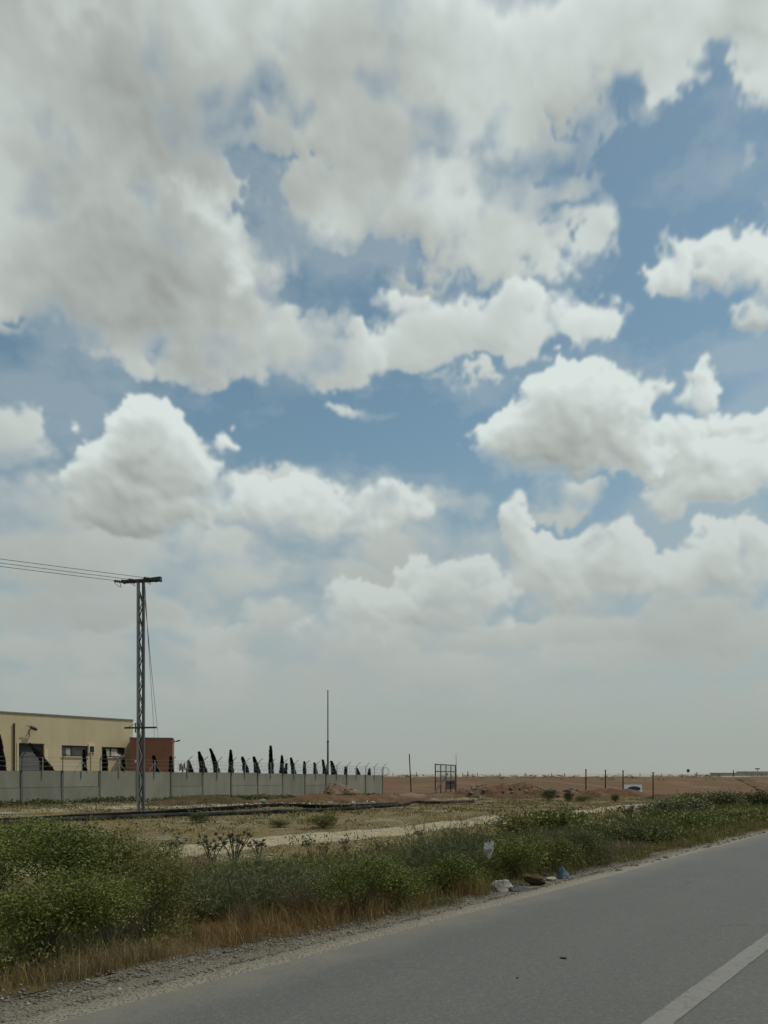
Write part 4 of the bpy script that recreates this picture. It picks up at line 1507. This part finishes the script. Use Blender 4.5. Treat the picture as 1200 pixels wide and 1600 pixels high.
# ================================================================ cypresses behind the wall
def cypress(px, top_py, width_px, bend, depth_off, label, mat='cypress', name='cypress_tree', cat='cypress tree', group='cypresses behind the wall', seed=0, foot_py=1207, dx_root=0.0):
    """bend: how far, in metres, the tip has been blown sideways."""
    r_ = np.random.default_rng(100 + seed)
    u = (px - 600) / F_PX
    t = (25 + 50 * u) / (24.8 - 35 * u)
    d = 50 + 35 * t + depth_off
    x = u * d
    z = gz(x, d)
    h = EYE + (HORIZON - top_py) / F_PX * d - z
    rad = width_px * 1.5 / F_PX * d / 2
    hf = EYE + (HORIZON - foot_py) / F_PX * d - z          # height where it passes the wall top
    o = base(name, (x - bend * (hf / h) ** 2.2 + dx_root, d, z), 0, label, cat, group)
    n = 6500
    f = r_.uniform(0.08, 1, n) ** .9
    f = np.clip(f, 0, .995)
    prof = np.minimum(1, (1 - f) ** .68 * 1.28) * np.minimum(1, .55 + f * 1.6)
    a = r_.uniform(0, 2 * np.pi, n)
    rr = rad * prof * np.sqrt(r_.uniform(.15, 1, n)) * (1 + .25 * np.sin(f * 23 + seed) * .5)
    C = np.stack([bend * f ** 2.2 + rr * np.cos(a), rr * np.sin(a), f * h * .975], -1)
    D = np.stack([np.cos(a) * .5 + bend / h * 1.2, np.sin(a) * .5, np.full(n, 1.0)], -1) + r_.normal(0, .25, (n, 3))
    put('crown', quads_mesh('crown', leaves(r_, C, D, .16, .07)), M[mat], o)
    MB().tube([(bend * q ** 2.2, 0, q * h) for q in (0, .2, .4, .6, .8)], [.07, .06, .05, .035, .02], 6).build('trunk', M['bark'], o)
    return o


CYP = [
    (3, 1147, 9, -.25, 'tall dark cypress before the yellow wall beyond the downpipe, cut by the picture edge'),
    (78, 1161, 11, -1.9, 'dead looking cypress leaning hard across the grey roller door'),
    (132, 1171.5, 4.6, -.05, 'slim upright cypress in front of the wider dark window'),
    (164, 1171, 7, -.05, 'stout upright cypress in front of the window with white rags'),
    (193, 1185.5, 4.5, -.05, 'short slim cypress under the far window corner'),
    (245, 1180.5, 6, -.4, 'small leaning cypress in front of the red block'),
    (268, 1182, 5.5, -.1, 'small upright cypress at the corner of the red block'),
    (318, 1174.5, 9, -.55, 'broad cypress bent over at the tip, first past the red streamer'),
    (339, 1169.5, 6.5, -.75, 'tall slender cypress curved like a blade, second past the streamer'),
    (361, 1171.5, 6, -.05, 'straight pointed cypress next to the curved blade-like one'),
    (385, 1182.5, 8, -.6, 'low broad bent cypress just past the straight pointed one'),
    (402.5, 1182.5, 8, -.55, 'low broad bent cypress just before the tallest spire'),
    (423.5, 1164.5, 6, -.05, 'tallest straight cypress spire of the far row'),
    (440.5, 1180.5, 5.2, 0, 'narrow straight cypress just past the tallest spire'),
    (459, 1184, 6, -.45, 'bent cypress halfway between the tallest spire and the mast'),
    (476, 1190, 4.2, -.05, 'short narrow cypress with a pale rag at its foot'),
    (493, 1192, 5.2, -.2, 'short cypress two before the tall mast'),
    (507.5, 1187, 4.6, -.35, 'slim leaning cypress touching the near side of the mast'),
    (522, 1189, 7.5, -.5, 'ragged double-tipped cypress just past the mast'),
    (540, 1198.5, 4.2, -.05, 'tiny pointed cypress, first of the last three'),
    (559, 1200, 7, -.4, 'tiny squat cypress bush, middle of the last three'),
    (577, 1201, 5, .1, 'tiny thin cypress seedling nearest the end of the wall'),
]
for i, (px, tp, w, bend, lb) in enumerate(CYP):
    cypress(px, tp, w * 1.05, bend, 3.0, lb, 'dead_leaf' if i in (1, 0) else 'cypress', seed=i)
cypress(297, 1189, 11, -.25, 3.0, 'round dark shrub next to the red and white streamer', 'dead_leaf', 'dark_shrub', 'shrub', None, 60)
cypress(446, 1193, 4, .2, 1.0, 'small dark scrap of foliage snagged on the fence', 'cypress', 'snagged_shrub', 'shrub', None, 61, 1207)


# ================================================================ plants of the verge
def dome(r_, n, R_, H_, squash=1.0):
    """Points spread through a lumpy dome, most of them near its skin."""
    k = 11
    a = r_.uniform(0, 2 * np.pi, k)
    lobes = np.stack([np.cos(a) * R_ * r_.uniform(.15, .70, k), np.sin(a) * R_ * r_.uniform(.15, .70, k), H_ * r_.uniform(.30, .74, k)], -1)
    lr = np.stack([R_ * r_.uniform(.22, .42, k), H_ * r_.uniform(.16, .30, k)], -1)
    j = r_.integers(0, k, n)
    d = unit(r_.normal(size=(n, 3)))
    rad = r_.uniform(.35, 1, n) ** .45
    C = lobes[j] + d * rad[:, None] * np.stack([lr[j, 0], lr[j, 0], lr[j, 1]], -1)
    C[:, 2] = np.abs(C[:, 2])
    return C, d


def stems_mesh(name, r_, tips, r0=.006, n=3):
    mb = MB()
    for q in tips:
        b = (q[0] * .12 + r_.normal(0, .02), q[1] * .12 + r_.normal(0, .02), 0)
        m = (q[0] * .5, q[1] * .5, q[2] * .62)
        mb.tube([b, m, tuple(q)], [r0, r0 * .7, r0 * .35], n, False)
    return mb.mesh(name)


def leafy_meshes(seed, R_, H_, nclump, per, leaf, width, hollow=False):
    r_ = np.random.default_rng(seed)
    C, d = dome(r_, nclump, R_, H_)
    if hollow:                                             # open underneath, so that it is dark there
        C[:, 2] = H_ * (.24 + .74 * C[:, 2] / max(C[:, 2].max(), .01))
    spread = R_ * .10 + leaf * .8
    P = np.repeat(C, per, 0) + r_.normal(0, spread, (nclump * per, 3)) * (1, 1, .8)
    P[:, 2] = np.maximum(P[:, 2], .01)
    D = np.repeat(d, per, 0) * .6 + r_.normal(0, .7, (nclump * per, 3)) + (0, 0, .45)
    # sprigs that stand out of the crown
    hi = C[C[:, 2] > np.quantile(C[:, 2], .55)]
    hi = hi[r_.integers(0, len(hi), 26)]
    f = r_.uniform(0, 1, (26, 22))
    sp = hi[:, None] + f[..., None] * np.stack([r_.normal(0, .10, 26), r_.normal(0, .10, 26), r_.uniform(.10, .30, 26)], -1)[:, None] * H_
    sp = sp.reshape(-1, 3) + r_.normal(0, leaf * .25, (26 * 22, 3))
    P = np.concatenate([P, sp])
    D = np.concatenate([D, r_.normal(0, .8, (26 * 22, 3)) + (0, 0, .5)])
    lv = quads_mesh('foliage', leaves(r_, P, D, leaf, width))
    st = stems_mesh('stems', r_, C[:34])
    top = C[C[:, 2] > np.quantile(C[:, 2], .72)]
    nf = min(len(top), 26)
    fl = quads_mesh('flowers', leaves(r_, np.repeat(top[:nf], 4, 0) + r_.normal(0, .02, (nf * 4, 3)) + (0, 0, spread * 1.2), r_.normal(size=(nf * 4, 3)) + (0, 0, 1), leaf * .62, leaf * .4))
    return [('foliage', lv, 'leaf'), ('stem', st, 'stem'), ('flower', fl, 'flower')]


def feathery_meshes(seed, R_, H_, nst, per, length, width):
    """Fennel-like plant: many thin upright stems set with thread-like leaves."""
    r_ = np.random.default_rng(seed)
    a = r_.uniform(0, 2 * np.pi, nst)
    rr = R_ * np.sqrt(r_.uniform(0, 1, nst))
    tips = np.stack([np.cos(a) * rr, np.sin(a) * rr, H_ * r_.uniform(.55, 1.05, nst) * (1 - .45 * (rr / R_) ** 2)], -1)
    f = r_.uniform(.12, 1, (nst, per))
    P = tips[:, None] * f[..., None] * (1, 1, 1)
    P[..., :2] = tips[:, None, :2] * (.25 + .75 * f[..., None])
    P = P.reshape(-1, 3) + r_.normal(0, .025, (nst * per, 3))
    P[:, 2] = np.maximum(P[:, 2], .01)
    D = r_.normal(0, .6, (nst * per, 3)) + (0, 0, 1.0) + np.repeat(unit(tips * (1, 1, 0)), per, 0) * .3
    return [('foliage', quads_mesh('foliage', leaves(r_, P, D, length, width)), 'leaf_grey'),
            ('stem', stems_mesh('stems', r_, tips[:46], .005), 'stem')]


def thistle_meshes(seed, H_, nst):
    r_ = np.random.default_rng(seed)
    mb, hd = MB(), MB()
    P, D = [], []
    for k in range(nst):
        a, l = r_.uniform(0, 6.28), r_.uniform(.05, .30) * H_
        h = H_ * r_.uniform(.72, 1.0)
        tip = np.array((math.cos(a) * l, math.sin(a) * l, h))
        mid = tip * (.35, .35, .55)
        mb.tube([(0, 0, 0), tuple(mid), tuple(tip)], [.011, .009, .006], 5, False)
        br = [tip]
        for _ in range(r_.integers(1, 3)):
            q = mid + (tip - mid) * r_.uniform(.2, .6)
            e = q + np.array((r_.normal(0, .07), r_.normal(0, .07), r_.uniform(.08, .16) * H_))
            mb.tube([tuple(q), tuple(e)], [.006, .005], 4, False)
            br.append(e)
        for e in br:
            rr = r_.uniform(.018, .030)
            hd.tube([tuple(e - (0, 0, rr * .9)), tuple(e - (0, 0, rr * .3)), tuple(e + (0, 0, rr * .5)), tuple(e + (0, 0, rr * 1.5))], [rr * .55, rr * 1.1, rr * .9, rr * .55], 7)
            n = 7
            P.append(np.repeat(e[None], n, 0) + r_.normal(0, rr * .4, (n, 3)) - (0, 0, rr))
            D.append(r_.normal(0, 1, (n, 3)) + (0, 0, .35))
        n = 9
        f = r_.uniform(.08, .85, n)[:, None]
        P.append(tip[None] * f * (.6, .6, 1))
        D.append(r_.normal(0, 1, (n, 3)) + (0, 0, .5))
    n = 40
    P.append(r_.normal(0, .05, (n, 3)) * (1, 1, .3) + (0, 0, .06))
    D.append(r_.normal(0, 1, (n, 3)) * (1, 1, .3) + (0, 0, .5))
    P, D = np.concatenate(P), np.concatenate(D)
    return [('foliage', quads_mesh('foliage', leaves(r_, P, D, .12, .022)), 'leaf_grey'), ('stem', mb.mesh('stalks'), 'stem'), ('flower_heads', hd.mesh('heads', True), 'thistle_head')]


def twiggy_meshes(seed, R_, H_, n):
    """Dead bush: a spray of bare forked twigs."""
    r_ = np.random.default_rng(seed)
    a = r_.uniform(0, 2 * np.pi, n)
    rr = R_ * np.sqrt(r_.uniform(0, 1, n))
    root = np.stack([np.cos(a) * rr * .45, np.sin(a) * rr * .45, np.zeros(n)], -1)
    k = n // 2
    root[k:, :2] = np.stack([np.cos(a[k:]) * rr[k:] * .75, np.sin(a[k:]) * rr[k:] * .75], -1)
    root[k:, 2] = H_ * r_.uniform(.25, .7, n - k)
    lean = np.stack([np.cos(a) * rr * .6, np.sin(a) * rr * .6], -1) + r_.normal(0, .08, (n, 2))
    h = H_ * r_.uniform(.5, 1.05, n)
    h[k:] *= .45
    return [('twigs', blades_mesh('twigs', root, lean, h, np.full(n, .0055), .5, r_), 'twig')]


PROTO = {}
HOLLOWS = []
for i in range(3):
    PROTO['twiggy', i] = twiggy_meshes(420 + i, .6, 1.0, 420)
for i in range(4):
    PROTO['leafy', i] = leafy_meshes(300 + i, .62, .92, 400, 26, .032, .015)
for i in range(3):
    PROTO['hollow', i] = leafy_meshes(310 + i, .62, .92, 320, 26, .032, .016, True)
for i in range(3):
    PROTO['round', i] = leafy_meshes(320 + i, .62, .80, 330, 20, .040, .022)
for i in range(4):
    PROTO['feathery', i] = feathery_meshes(340 + i, .70, 1.0, 190, 26, .11, .0085)
for i in range(4):
    PROTO['thistle', i] = thistle_meshes(360 + i, 1.0, 4 + i)
for i in range(3):
    PROTO['bushy', i] = leafy_meshes(380 + i, .8, .70, 220, 11, .080, .04)      # for plants far along the verge


def plant(kind, i, px, py, w_px, h_px, label, name=None, mats=None, group=None, cat='shrub', s_min=None):
    c = spot(px, py)
    k = c.y / F_PX
    parts = PROTO[kind, i]
    if kind in ('leafy', 'round', 'feathery', 'bushy', 'twiggy', 'hollow'):
        c = c + Vector((0, w_px * k * .14, 0))
        c.z = gz(c.x, c.y)
        k = c.y / F_PX
    o = base(name or {'hollow': 'leafy_shrub', 'leafy': 'leafy_shrub', 'twiggy': 'dead_bush', 'round': 'leafy_shrub', 'feathery': 'feathery_shrub', 'thistle': 'thistle_plant', 'bushy': 'leafy_shrub'}[kind],
             c, random.uniform(0, 6.28), label, cat, group)
    rx = {'hollow': 1.2, 'twiggy': 1.2, 'leafy': 1.20, 'round': 1.20, 'feathery': 1.35, 'thistle': .75, 'bushy': 1.5}[kind]
    sx, sz = w_px * k / rx, h_px * k / {'hollow': .98, 'twiggy': 1.0, 'leafy': .98, 'round': .85, 'feathery': 1.0, 'thistle': 1.0, 'bushy': .72}[kind]
    o.scale = (sx, sx, sz)
    if kind == 'hollow':
        HOLLOWS.append((c.x, c.y - .12, w_px * k * .18))
    for nm, me, mt in parts:
        mt = (mats or {}).get(nm, mt)
        q = bpy.data.objects.new(nm, me)
        if nm in ('flower', 'flower_heads'):
            q['kind'] = 'stuff'
        COL.objects.link(q)
        q.parent = o
        if not me.materials:
            me.materials.append(M[mt])
        q.material_slots[0].link = 'OBJECT'
        q.material_slots[0].material = M[mt]
    return o


DULL = {'foliage': 'leaf_dull'}
DARK = {'foliage': 'leaf_dark'}
GREY = {'foliage': 'leaf_grey'}
VERGE = [
    # kind, variant, foot in the photograph, width, height, label, materials
    ('hollow', 0, 40, 1512, 250, 150, 'big bright green shrub at the near corner of the verge, dark hollow below', None),
    ('hollow', 1, 165, 1494, 200, 120, 'bright green shrub with small pale tips behind the near gravel', None),
    ('leafy', 2, 225, 1462, 170, 130, 'green shrub at the edge of the orange dry grass', DULL),
    ('leafy', 3, 90, 1420, 260, 135, 'tall green shrub behind the corner shrub, top against the wall', None),
    ('leafy', 1, -20, 1405, 220, 125, 'tall green shrub cut by the picture edge behind the corner shrub', None),
    ('leafy', 2, 195, 1405, 190, 95, 'mid green shrub between the corner shrubs and the grey feathery ones', DULL),
    ('leafy', 0, 130, 1350, 170, 62, 'low green shrub in the rear row below the black pipe', DULL),
    ('leafy', 3, 20, 1345, 190, 68, 'low green shrub in the rear row by the picture edge', None),
    ('feathery', 0, 330, 1440, 190, 92, 'feathery grey green shrub behind the orange dry grass', None),
    ('feathery', 1, 440, 1430, 170, 92, 'feathery grey green shrub next to the round green bush', None),
    ('feathery', 2, 385, 1395, 200, 62, 'feathery grey green shrub behind two others like it, under the tall thistles', None),
    ('feathery', 3, 285, 1398, 150, 58, 'low feathery shrub beside the lone dark thistle', {'foliage': 'leaf_dull'}),
    ('hollow', 2, 555, 1436, 150, 92, 'round bright green bush with a dark hollow in its side', None),
    ('round', 1, 620, 1418, 130, 82, 'pale green bush close past the one with the hollow', None),
    ('feathery', 1, 560, 1388, 190, 56, 'olive feathery shrub behind the round bright bush', DULL),
    ('feathery', 2, 690, 1385, 160, 105, 'tall grey green feathery shrub before the white bag', None),
    ('feathery', 0, 735, 1365, 130, 88, 'tall grey green feathery shrub just under the white bag', None),
    ('round', 2, 700, 1398, 120, 62, 'bright green bush at the edge before the grey sack', None),
    ('round', 0, 800, 1372, 130, 72, 'green bush right above the sack and black sheet', None),
    ('round', 1, 868, 1362, 110, 62, 'green bush with dark gaps right above the blue bag', DULL),
    ('leafy', 2, 920, 1352, 110, 60, 'dark green shrub past the blue bag at the road edge', DARK),
    ('bushy', 0, 880, 1318, 120, 48, 'upright light green shrub against the pale track', None),
    ('bushy', 1, 820, 1320, 120, 44, 'mid green shrub in the rear row near the white bundle', DULL),
    ('bushy', 2, 945, 1320, 110, 36, 'low olive shrub in the middle of the far verge', DULL),
    ('bushy', 0, 1010, 1322, 100, 30, 'low dark green shrub near the far road edge', DARK),
    ('bushy', 1, 1088, 1303, 100, 30, 'pale green shrub close to the far road edge', None),
    ('bushy', 2, 1062, 1276, 110, 26, 'grey green shrub before the rusty near post', GREY),
    ('bushy', 0, 1100, 1262, 90, 22, 'wide dull green shrub against the red bank, nearer of two', DULL),
    ('bushy', 1, 1138, 1263, 80, 23, 'wide dark green shrub against the red bank, farther of two', DARK),
    ('bushy', 2, 1165, 1288, 90, 22, 'olive shrub near the far end of the verge', DULL),
    ('bushy', 1, 1196, 1268, 60, 30, 'brown shrub at the far end of the verge, cut by the picture edge', {'foliage': 'leaf_dark'}),
]
for kind, i, px, py, w, h, lb, mats in VERGE:
    plant(kind, i, px, py, w, h, lb, mats=mats, group='shrubs along the verge')
DEAD = [
    (0, 262, 1432, 90, 78, 'dead brown bush between the green corner shrubs and the grey feathery ones'), (1, 190, 1478, 110, 74, 'dead brown bush low at the front of the green corner shrubs'),
    (2, 382, 1462, 46, 56, 'small dark dead bush in the orange grass'), (0, 480, 1438, 90, 60, 'dead brown bush before the hollow green bush'),
    (1, 655, 1405, 70, 48, 'dead brown bush between the bright bush and the grey sack'), (2, 300, 1372, 70, 46, 'pale dry bush behind the grey feathery shrubs'),
    (0, 60, 1506, 120, 58, 'straw coloured dead bush at the foot of the corner shrub'), (1, 985, 1335, 70, 24, 'low brown dead bush near the far road edge'),
]
for i, px, py, w, h, lb in DEAD:
    plant('twiggy', i, px, py, w, h, lb, group='dead bushes along the verge')
FIELD = [
    ('bushy', 0, 858, 1251, 26, 16, 'dark compact shrub at the foot of the rubble', DARK), ('bushy', 1, 888, 1252, 16, 14, 'small dark shrub just past the compact one by the rubble', DARK),
    ('bushy', 2, 912, 1253, 26, 9, 'pale yellowish shrub beyond the rubble', None), ('bushy', 0, 962, 1253, 14, 10, 'tiny dark shrub below the printed board', DARK),
    ('bushy', 1, 308, 1286, 34, 14, 'dark green shrub beside the black pipe', DARK), ('bushy', 2, 503, 1295, 54, 20, 'wide green shrub on the far edge of the pale track', DULL),
    ('bushy', 0, 262, 1258, 16, 11, 'small dark shrub close behind the power pole', DARK), ('bushy', 1, 185, 1252, 50, 8, 'low weedy growth along the wall foot', DULL),
    ('bushy', 2, 435, 1292, 40, 10, 'thin weedy patch between pipe and track', DULL),
]
for kind, i, px, py, w, h, lb, mats in FIELD:
    plant(kind, i, px, py, w, h, lb, mats=mats, group='shrubs out in the field')
THIST = [
    (0, 256, 1352, 60, 44, 'lone dark headed thistle standing clear of the green shrubs'), (1, 276, 1348, 50, 42, 'straight single thistle just past the dark headed one'),
    (2, 330, 1368, 80, 66, 'tall branching thistle with many heads below the dark pipe shrub'), (3, 366, 1362, 80, 68, 'tallest branching thistle leaning beside its many headed neighbour'),
    (1, 405, 1360, 60, 56, 'spindly thistle between the tall pair and the track'), (0, 487, 1352, 40, 46, 'dark upright thistle in front of the pale track'),
    (2, 505, 1352, 40, 36, 'shorter bushy thistle next to the dark upright one'), (0, 662, 1322, 40, 28, 'small thistle on the edge of the track before the grey shrub'),
    (3, 985, 1290, 60, 34, 'dark cluster of far thistles above the road edge litter'), (2, 1010, 1284, 50, 26, 'low spreading thistle next to the dark far cluster'),
    (1, 590, 1338, 36, 24, 'small weedy thistle behind the olive shrub'), (2, 540, 1330, 34, 22, 'small thistle on the near edge of the track'),
]
for i, px, py, w, h, lb in THIST:
    plant('thistle', i, px, py, w, h, lb, group='thistles along the verge', cat='thistle')

# undergrowth nobody could count: weeds, grasses
rng = np.random.default_rng(77)


def scatter(n, s0, s1, p0, p1, power=1.0):
    """Points of the ground in view, thinning out with distance."""
    s_ = s0 + (s1 - s0) * rng.uniform(0, 1, n) ** power
    p_ = rng.uniform(p0, p1, n)
    x, y = xy_of(s_, p_)
    u = x / np.maximum(y, .1)
    ok = (y > 2) & (np.abs(u) < .60)
    return x[ok], y[ok], s_[ok], p_[ok]


def weeds(name, n, s0, s1, p0, p1, per, leaf, width, height, mat, power=1.6, mask=.42, seed=1):
    x, y, s_, p_ = scatter(n, s0, s1, p0, p1, power)
    den = fbm(x, y, .45, 3, .5, 110 + seed)
    ok = den > mask
    for lx_, ly_, lr_ in HOLLOWS:
        ok &= (x - lx_) ** 2 + (y - ly_) ** 2 > lr_ ** 2
    x, y, den = x[ok], y[ok], den[ok]
    d = np.sqrt(x * x + y * y)
    k = np.clip(d / 11, .8, 3.2)
    hh = height * np.clip((den - mask) * 5 + .35, .3, 1.3)
    C = np.stack([x, y, ground_z(x, y)], -1)
    P = np.repeat(C, per, 0)
    kk = np.repeat(k, per)
    P = P + rng.normal(0, .07, (len(P), 3)) * kk[:, None] * (1, 1, 0)
    P[:, 2] += np.repeat(hh, per) * rng.uniform(0, 1, len(P)) ** .8
    D = rng.normal(0, .8, (len(P), 3)) + (0, 0, .9)
    L = leaves(rng, P, D, 1.0, width / leaf)
    L = P[:, None] + (L - P[:, None]) * (leaf * kk)[:, None, None]
    o = put(name, quads_mesh(name, L), M[mat])
    tag(o, kind='stuff')


weeds('weeds', 2300, 1.5, 30, 6.4, 10.2, 26, .06, .022, .34, 'leaf', 1.5, .44, 1)
weeds('weeds', 2300, 1.5, 30, 6.2, 10.4, 26, .06, .020, .26, 'leaf_dull', 1.5, .42, 2)
weeds('weeds', 1600, 3.5, 30, 6.8, 10.0, 30, .11, .010, .34, 'leaf_grey', 1.5, .44, 3)
weeds('weeds', 1500, 18, 75, 5.6, 11.0, 20, .065, .026, .26, 'leaf_dull', 1.1, .38, 4)
weeds('weeds', 900, 18, 75, 5.8, 11.0, 20, .065, .026, .26, 'leaf', 1.1, .44, 5)
weeds('weeds', 260, 2.5, 20, 5.15, 6.2, 14, .035, .014, .10, 'leaf_dull', 1.0, .45, 9)
weeds('weeds', 900, 8, 62, 46.5, 50.5, 16, .06, .03, .28, 'leaf_dark', 1.0, .44, 6)
weeds('weeds', 700, 4, 60, 18.5, 46, 14, .05, .022, .16, 'leaf_dull', 1.0, .56, 7)
weeds('weeds', 420, 4, 44, 11, 15.6, 14, .05, .022, .20, 'leaf_dull', 1.0, .5, 8)


def grass(name, n, s0, s1, p0, p1, tuft, height, width, mat, power=1.5, mask=.4, seed=1, spread=.06, lean=.35, pmask=None):
    x, y, s_, p_ = scatter(n, s0, s1, p0, p1, power)
    ok = fbm(x, y, .5, 3, .5, 130 + seed) > mask
    if pmask is not None:
        ok &= rng.uniform(0, 1, len(x)) < pmask(s_, p_)
    for lx_, ly_, lr_ in LITTER + HOLLOWS:
        ok &= (x - lx_) ** 2 + (y - ly_) ** 2 > lr_ ** 2
    x, y = x[ok], y[ok]
    d = np.sqrt(x * x + y * y)
    k = np.repeat(np.clip(d / 12, .75, 4.0), tuft)
    X = np.repeat(x, tuft) + rng.normal(0, spread, len(x) * tuft) * np.sqrt(k)
    Y = np.repeat(y, tuft) + rng.normal(0, spread, len(y) * tuft) * np.sqrt(k)
    m = len(X)
    h = height * rng.uniform(.4, 1.2, m) * np.repeat(rng.uniform(.35, 1.2, len(x)) * np.clip(.3 + 1.5 * fbm(x, y, .9, 2, .5, 150 + seed), .4, 1.3), tuft)
    root = np.stack([X, Y, ground_z(X, Y) - .01], -1)
    o = put(name, blades_mesh(name, root, rng.normal(0, lean, (m, 2)) * h[:, None], h, width * k, .5, rng), M[mat])
    tag(o, kind='stuff')


front = lambda s_, p_: np.clip((7.4 - p_) / 1.3, 0, 1) * np.clip(s_ / 1.6 - 1.4, .1, 1) * (p_ > 5.28 + .55 * np.exp(-np.maximum(s_ - 3.5, 0) / 2.5))
grass('dry_grass', 2100, 2.0, 9.5, 5.25, 7.7, 13, .27, .0050, 'dry_grass', 1.0, .34, 1, .06, .5, front)
grass('dry_grass', 420, 1.0, 4.3, 5.8, 6.6, 14, .22, .0055, 'straw', 1.0, .42, 2)
grass('dry_grass', 500, 8, 34, 5.25, 7.2, 12, .20, .006, 'dry_grass', 1.2, .44, 3)
grass('dry_grass', 1800, 2, 40, 7.0, 13.5, 12, .24, .006, 'straw', 1.4, .50, 4)
grass('dry_grass', 1600, 2, 30, 7.0, 11.5, 12, .40, .006, 'dry_grass', 1.3, .50, 14)
grass('green_grass', 8500, 6, 75, 5.2, 9.5, 12, .24, .0065, 'olive_grass', 1.1, .36, 5)
grass('green_grass', 2500, 3, 40, 6.8, 12.0, 12, .28, .006, 'olive_grass', 1.4, .46, 6)
grass('field_grass', 9000, 4, 85, 11.5, 34, 7, .10, .008, 'straw', 1.2, .42, 7, .09, .5)
grass('field_grass', 4000, 4, 85, 12, 36, 7, .12, .008, 'olive_grass', 1.2, .50, 8, .09, .5)
grass('field_grass', 4500, 14, 80, 34, 50, 6, .14, .010, 'straw', 1.0, .48, 9, .1, .5)

# scrub along the rim of the red bank
n = 420
x = rng.uniform(-3, 74, n)
y = rng.uniform(122, 133, n)
keep = fbm(x, y, .2, 3, .5, 170) > .46
x, y = x[keep], y[keep]
C = np.repeat(np.stack([x, y, ground_z(x, y)], -1), 14, 0)
P = C + rng.normal(0, .22, C.shape) * (1, 1, .3)
P[:, 2] += np.repeat(rng.uniform(.0, .35, len(x)), 14) * rng.uniform(0, 1, len(P))
o = put('bank_scrub', quads_mesh('bank_scrub', leaves(rng, P, rng.normal(0, .8, P.shape) + (0, 0, .8), .22, .09)), M['leaf_dark'])
tag(o, kind='stuff')
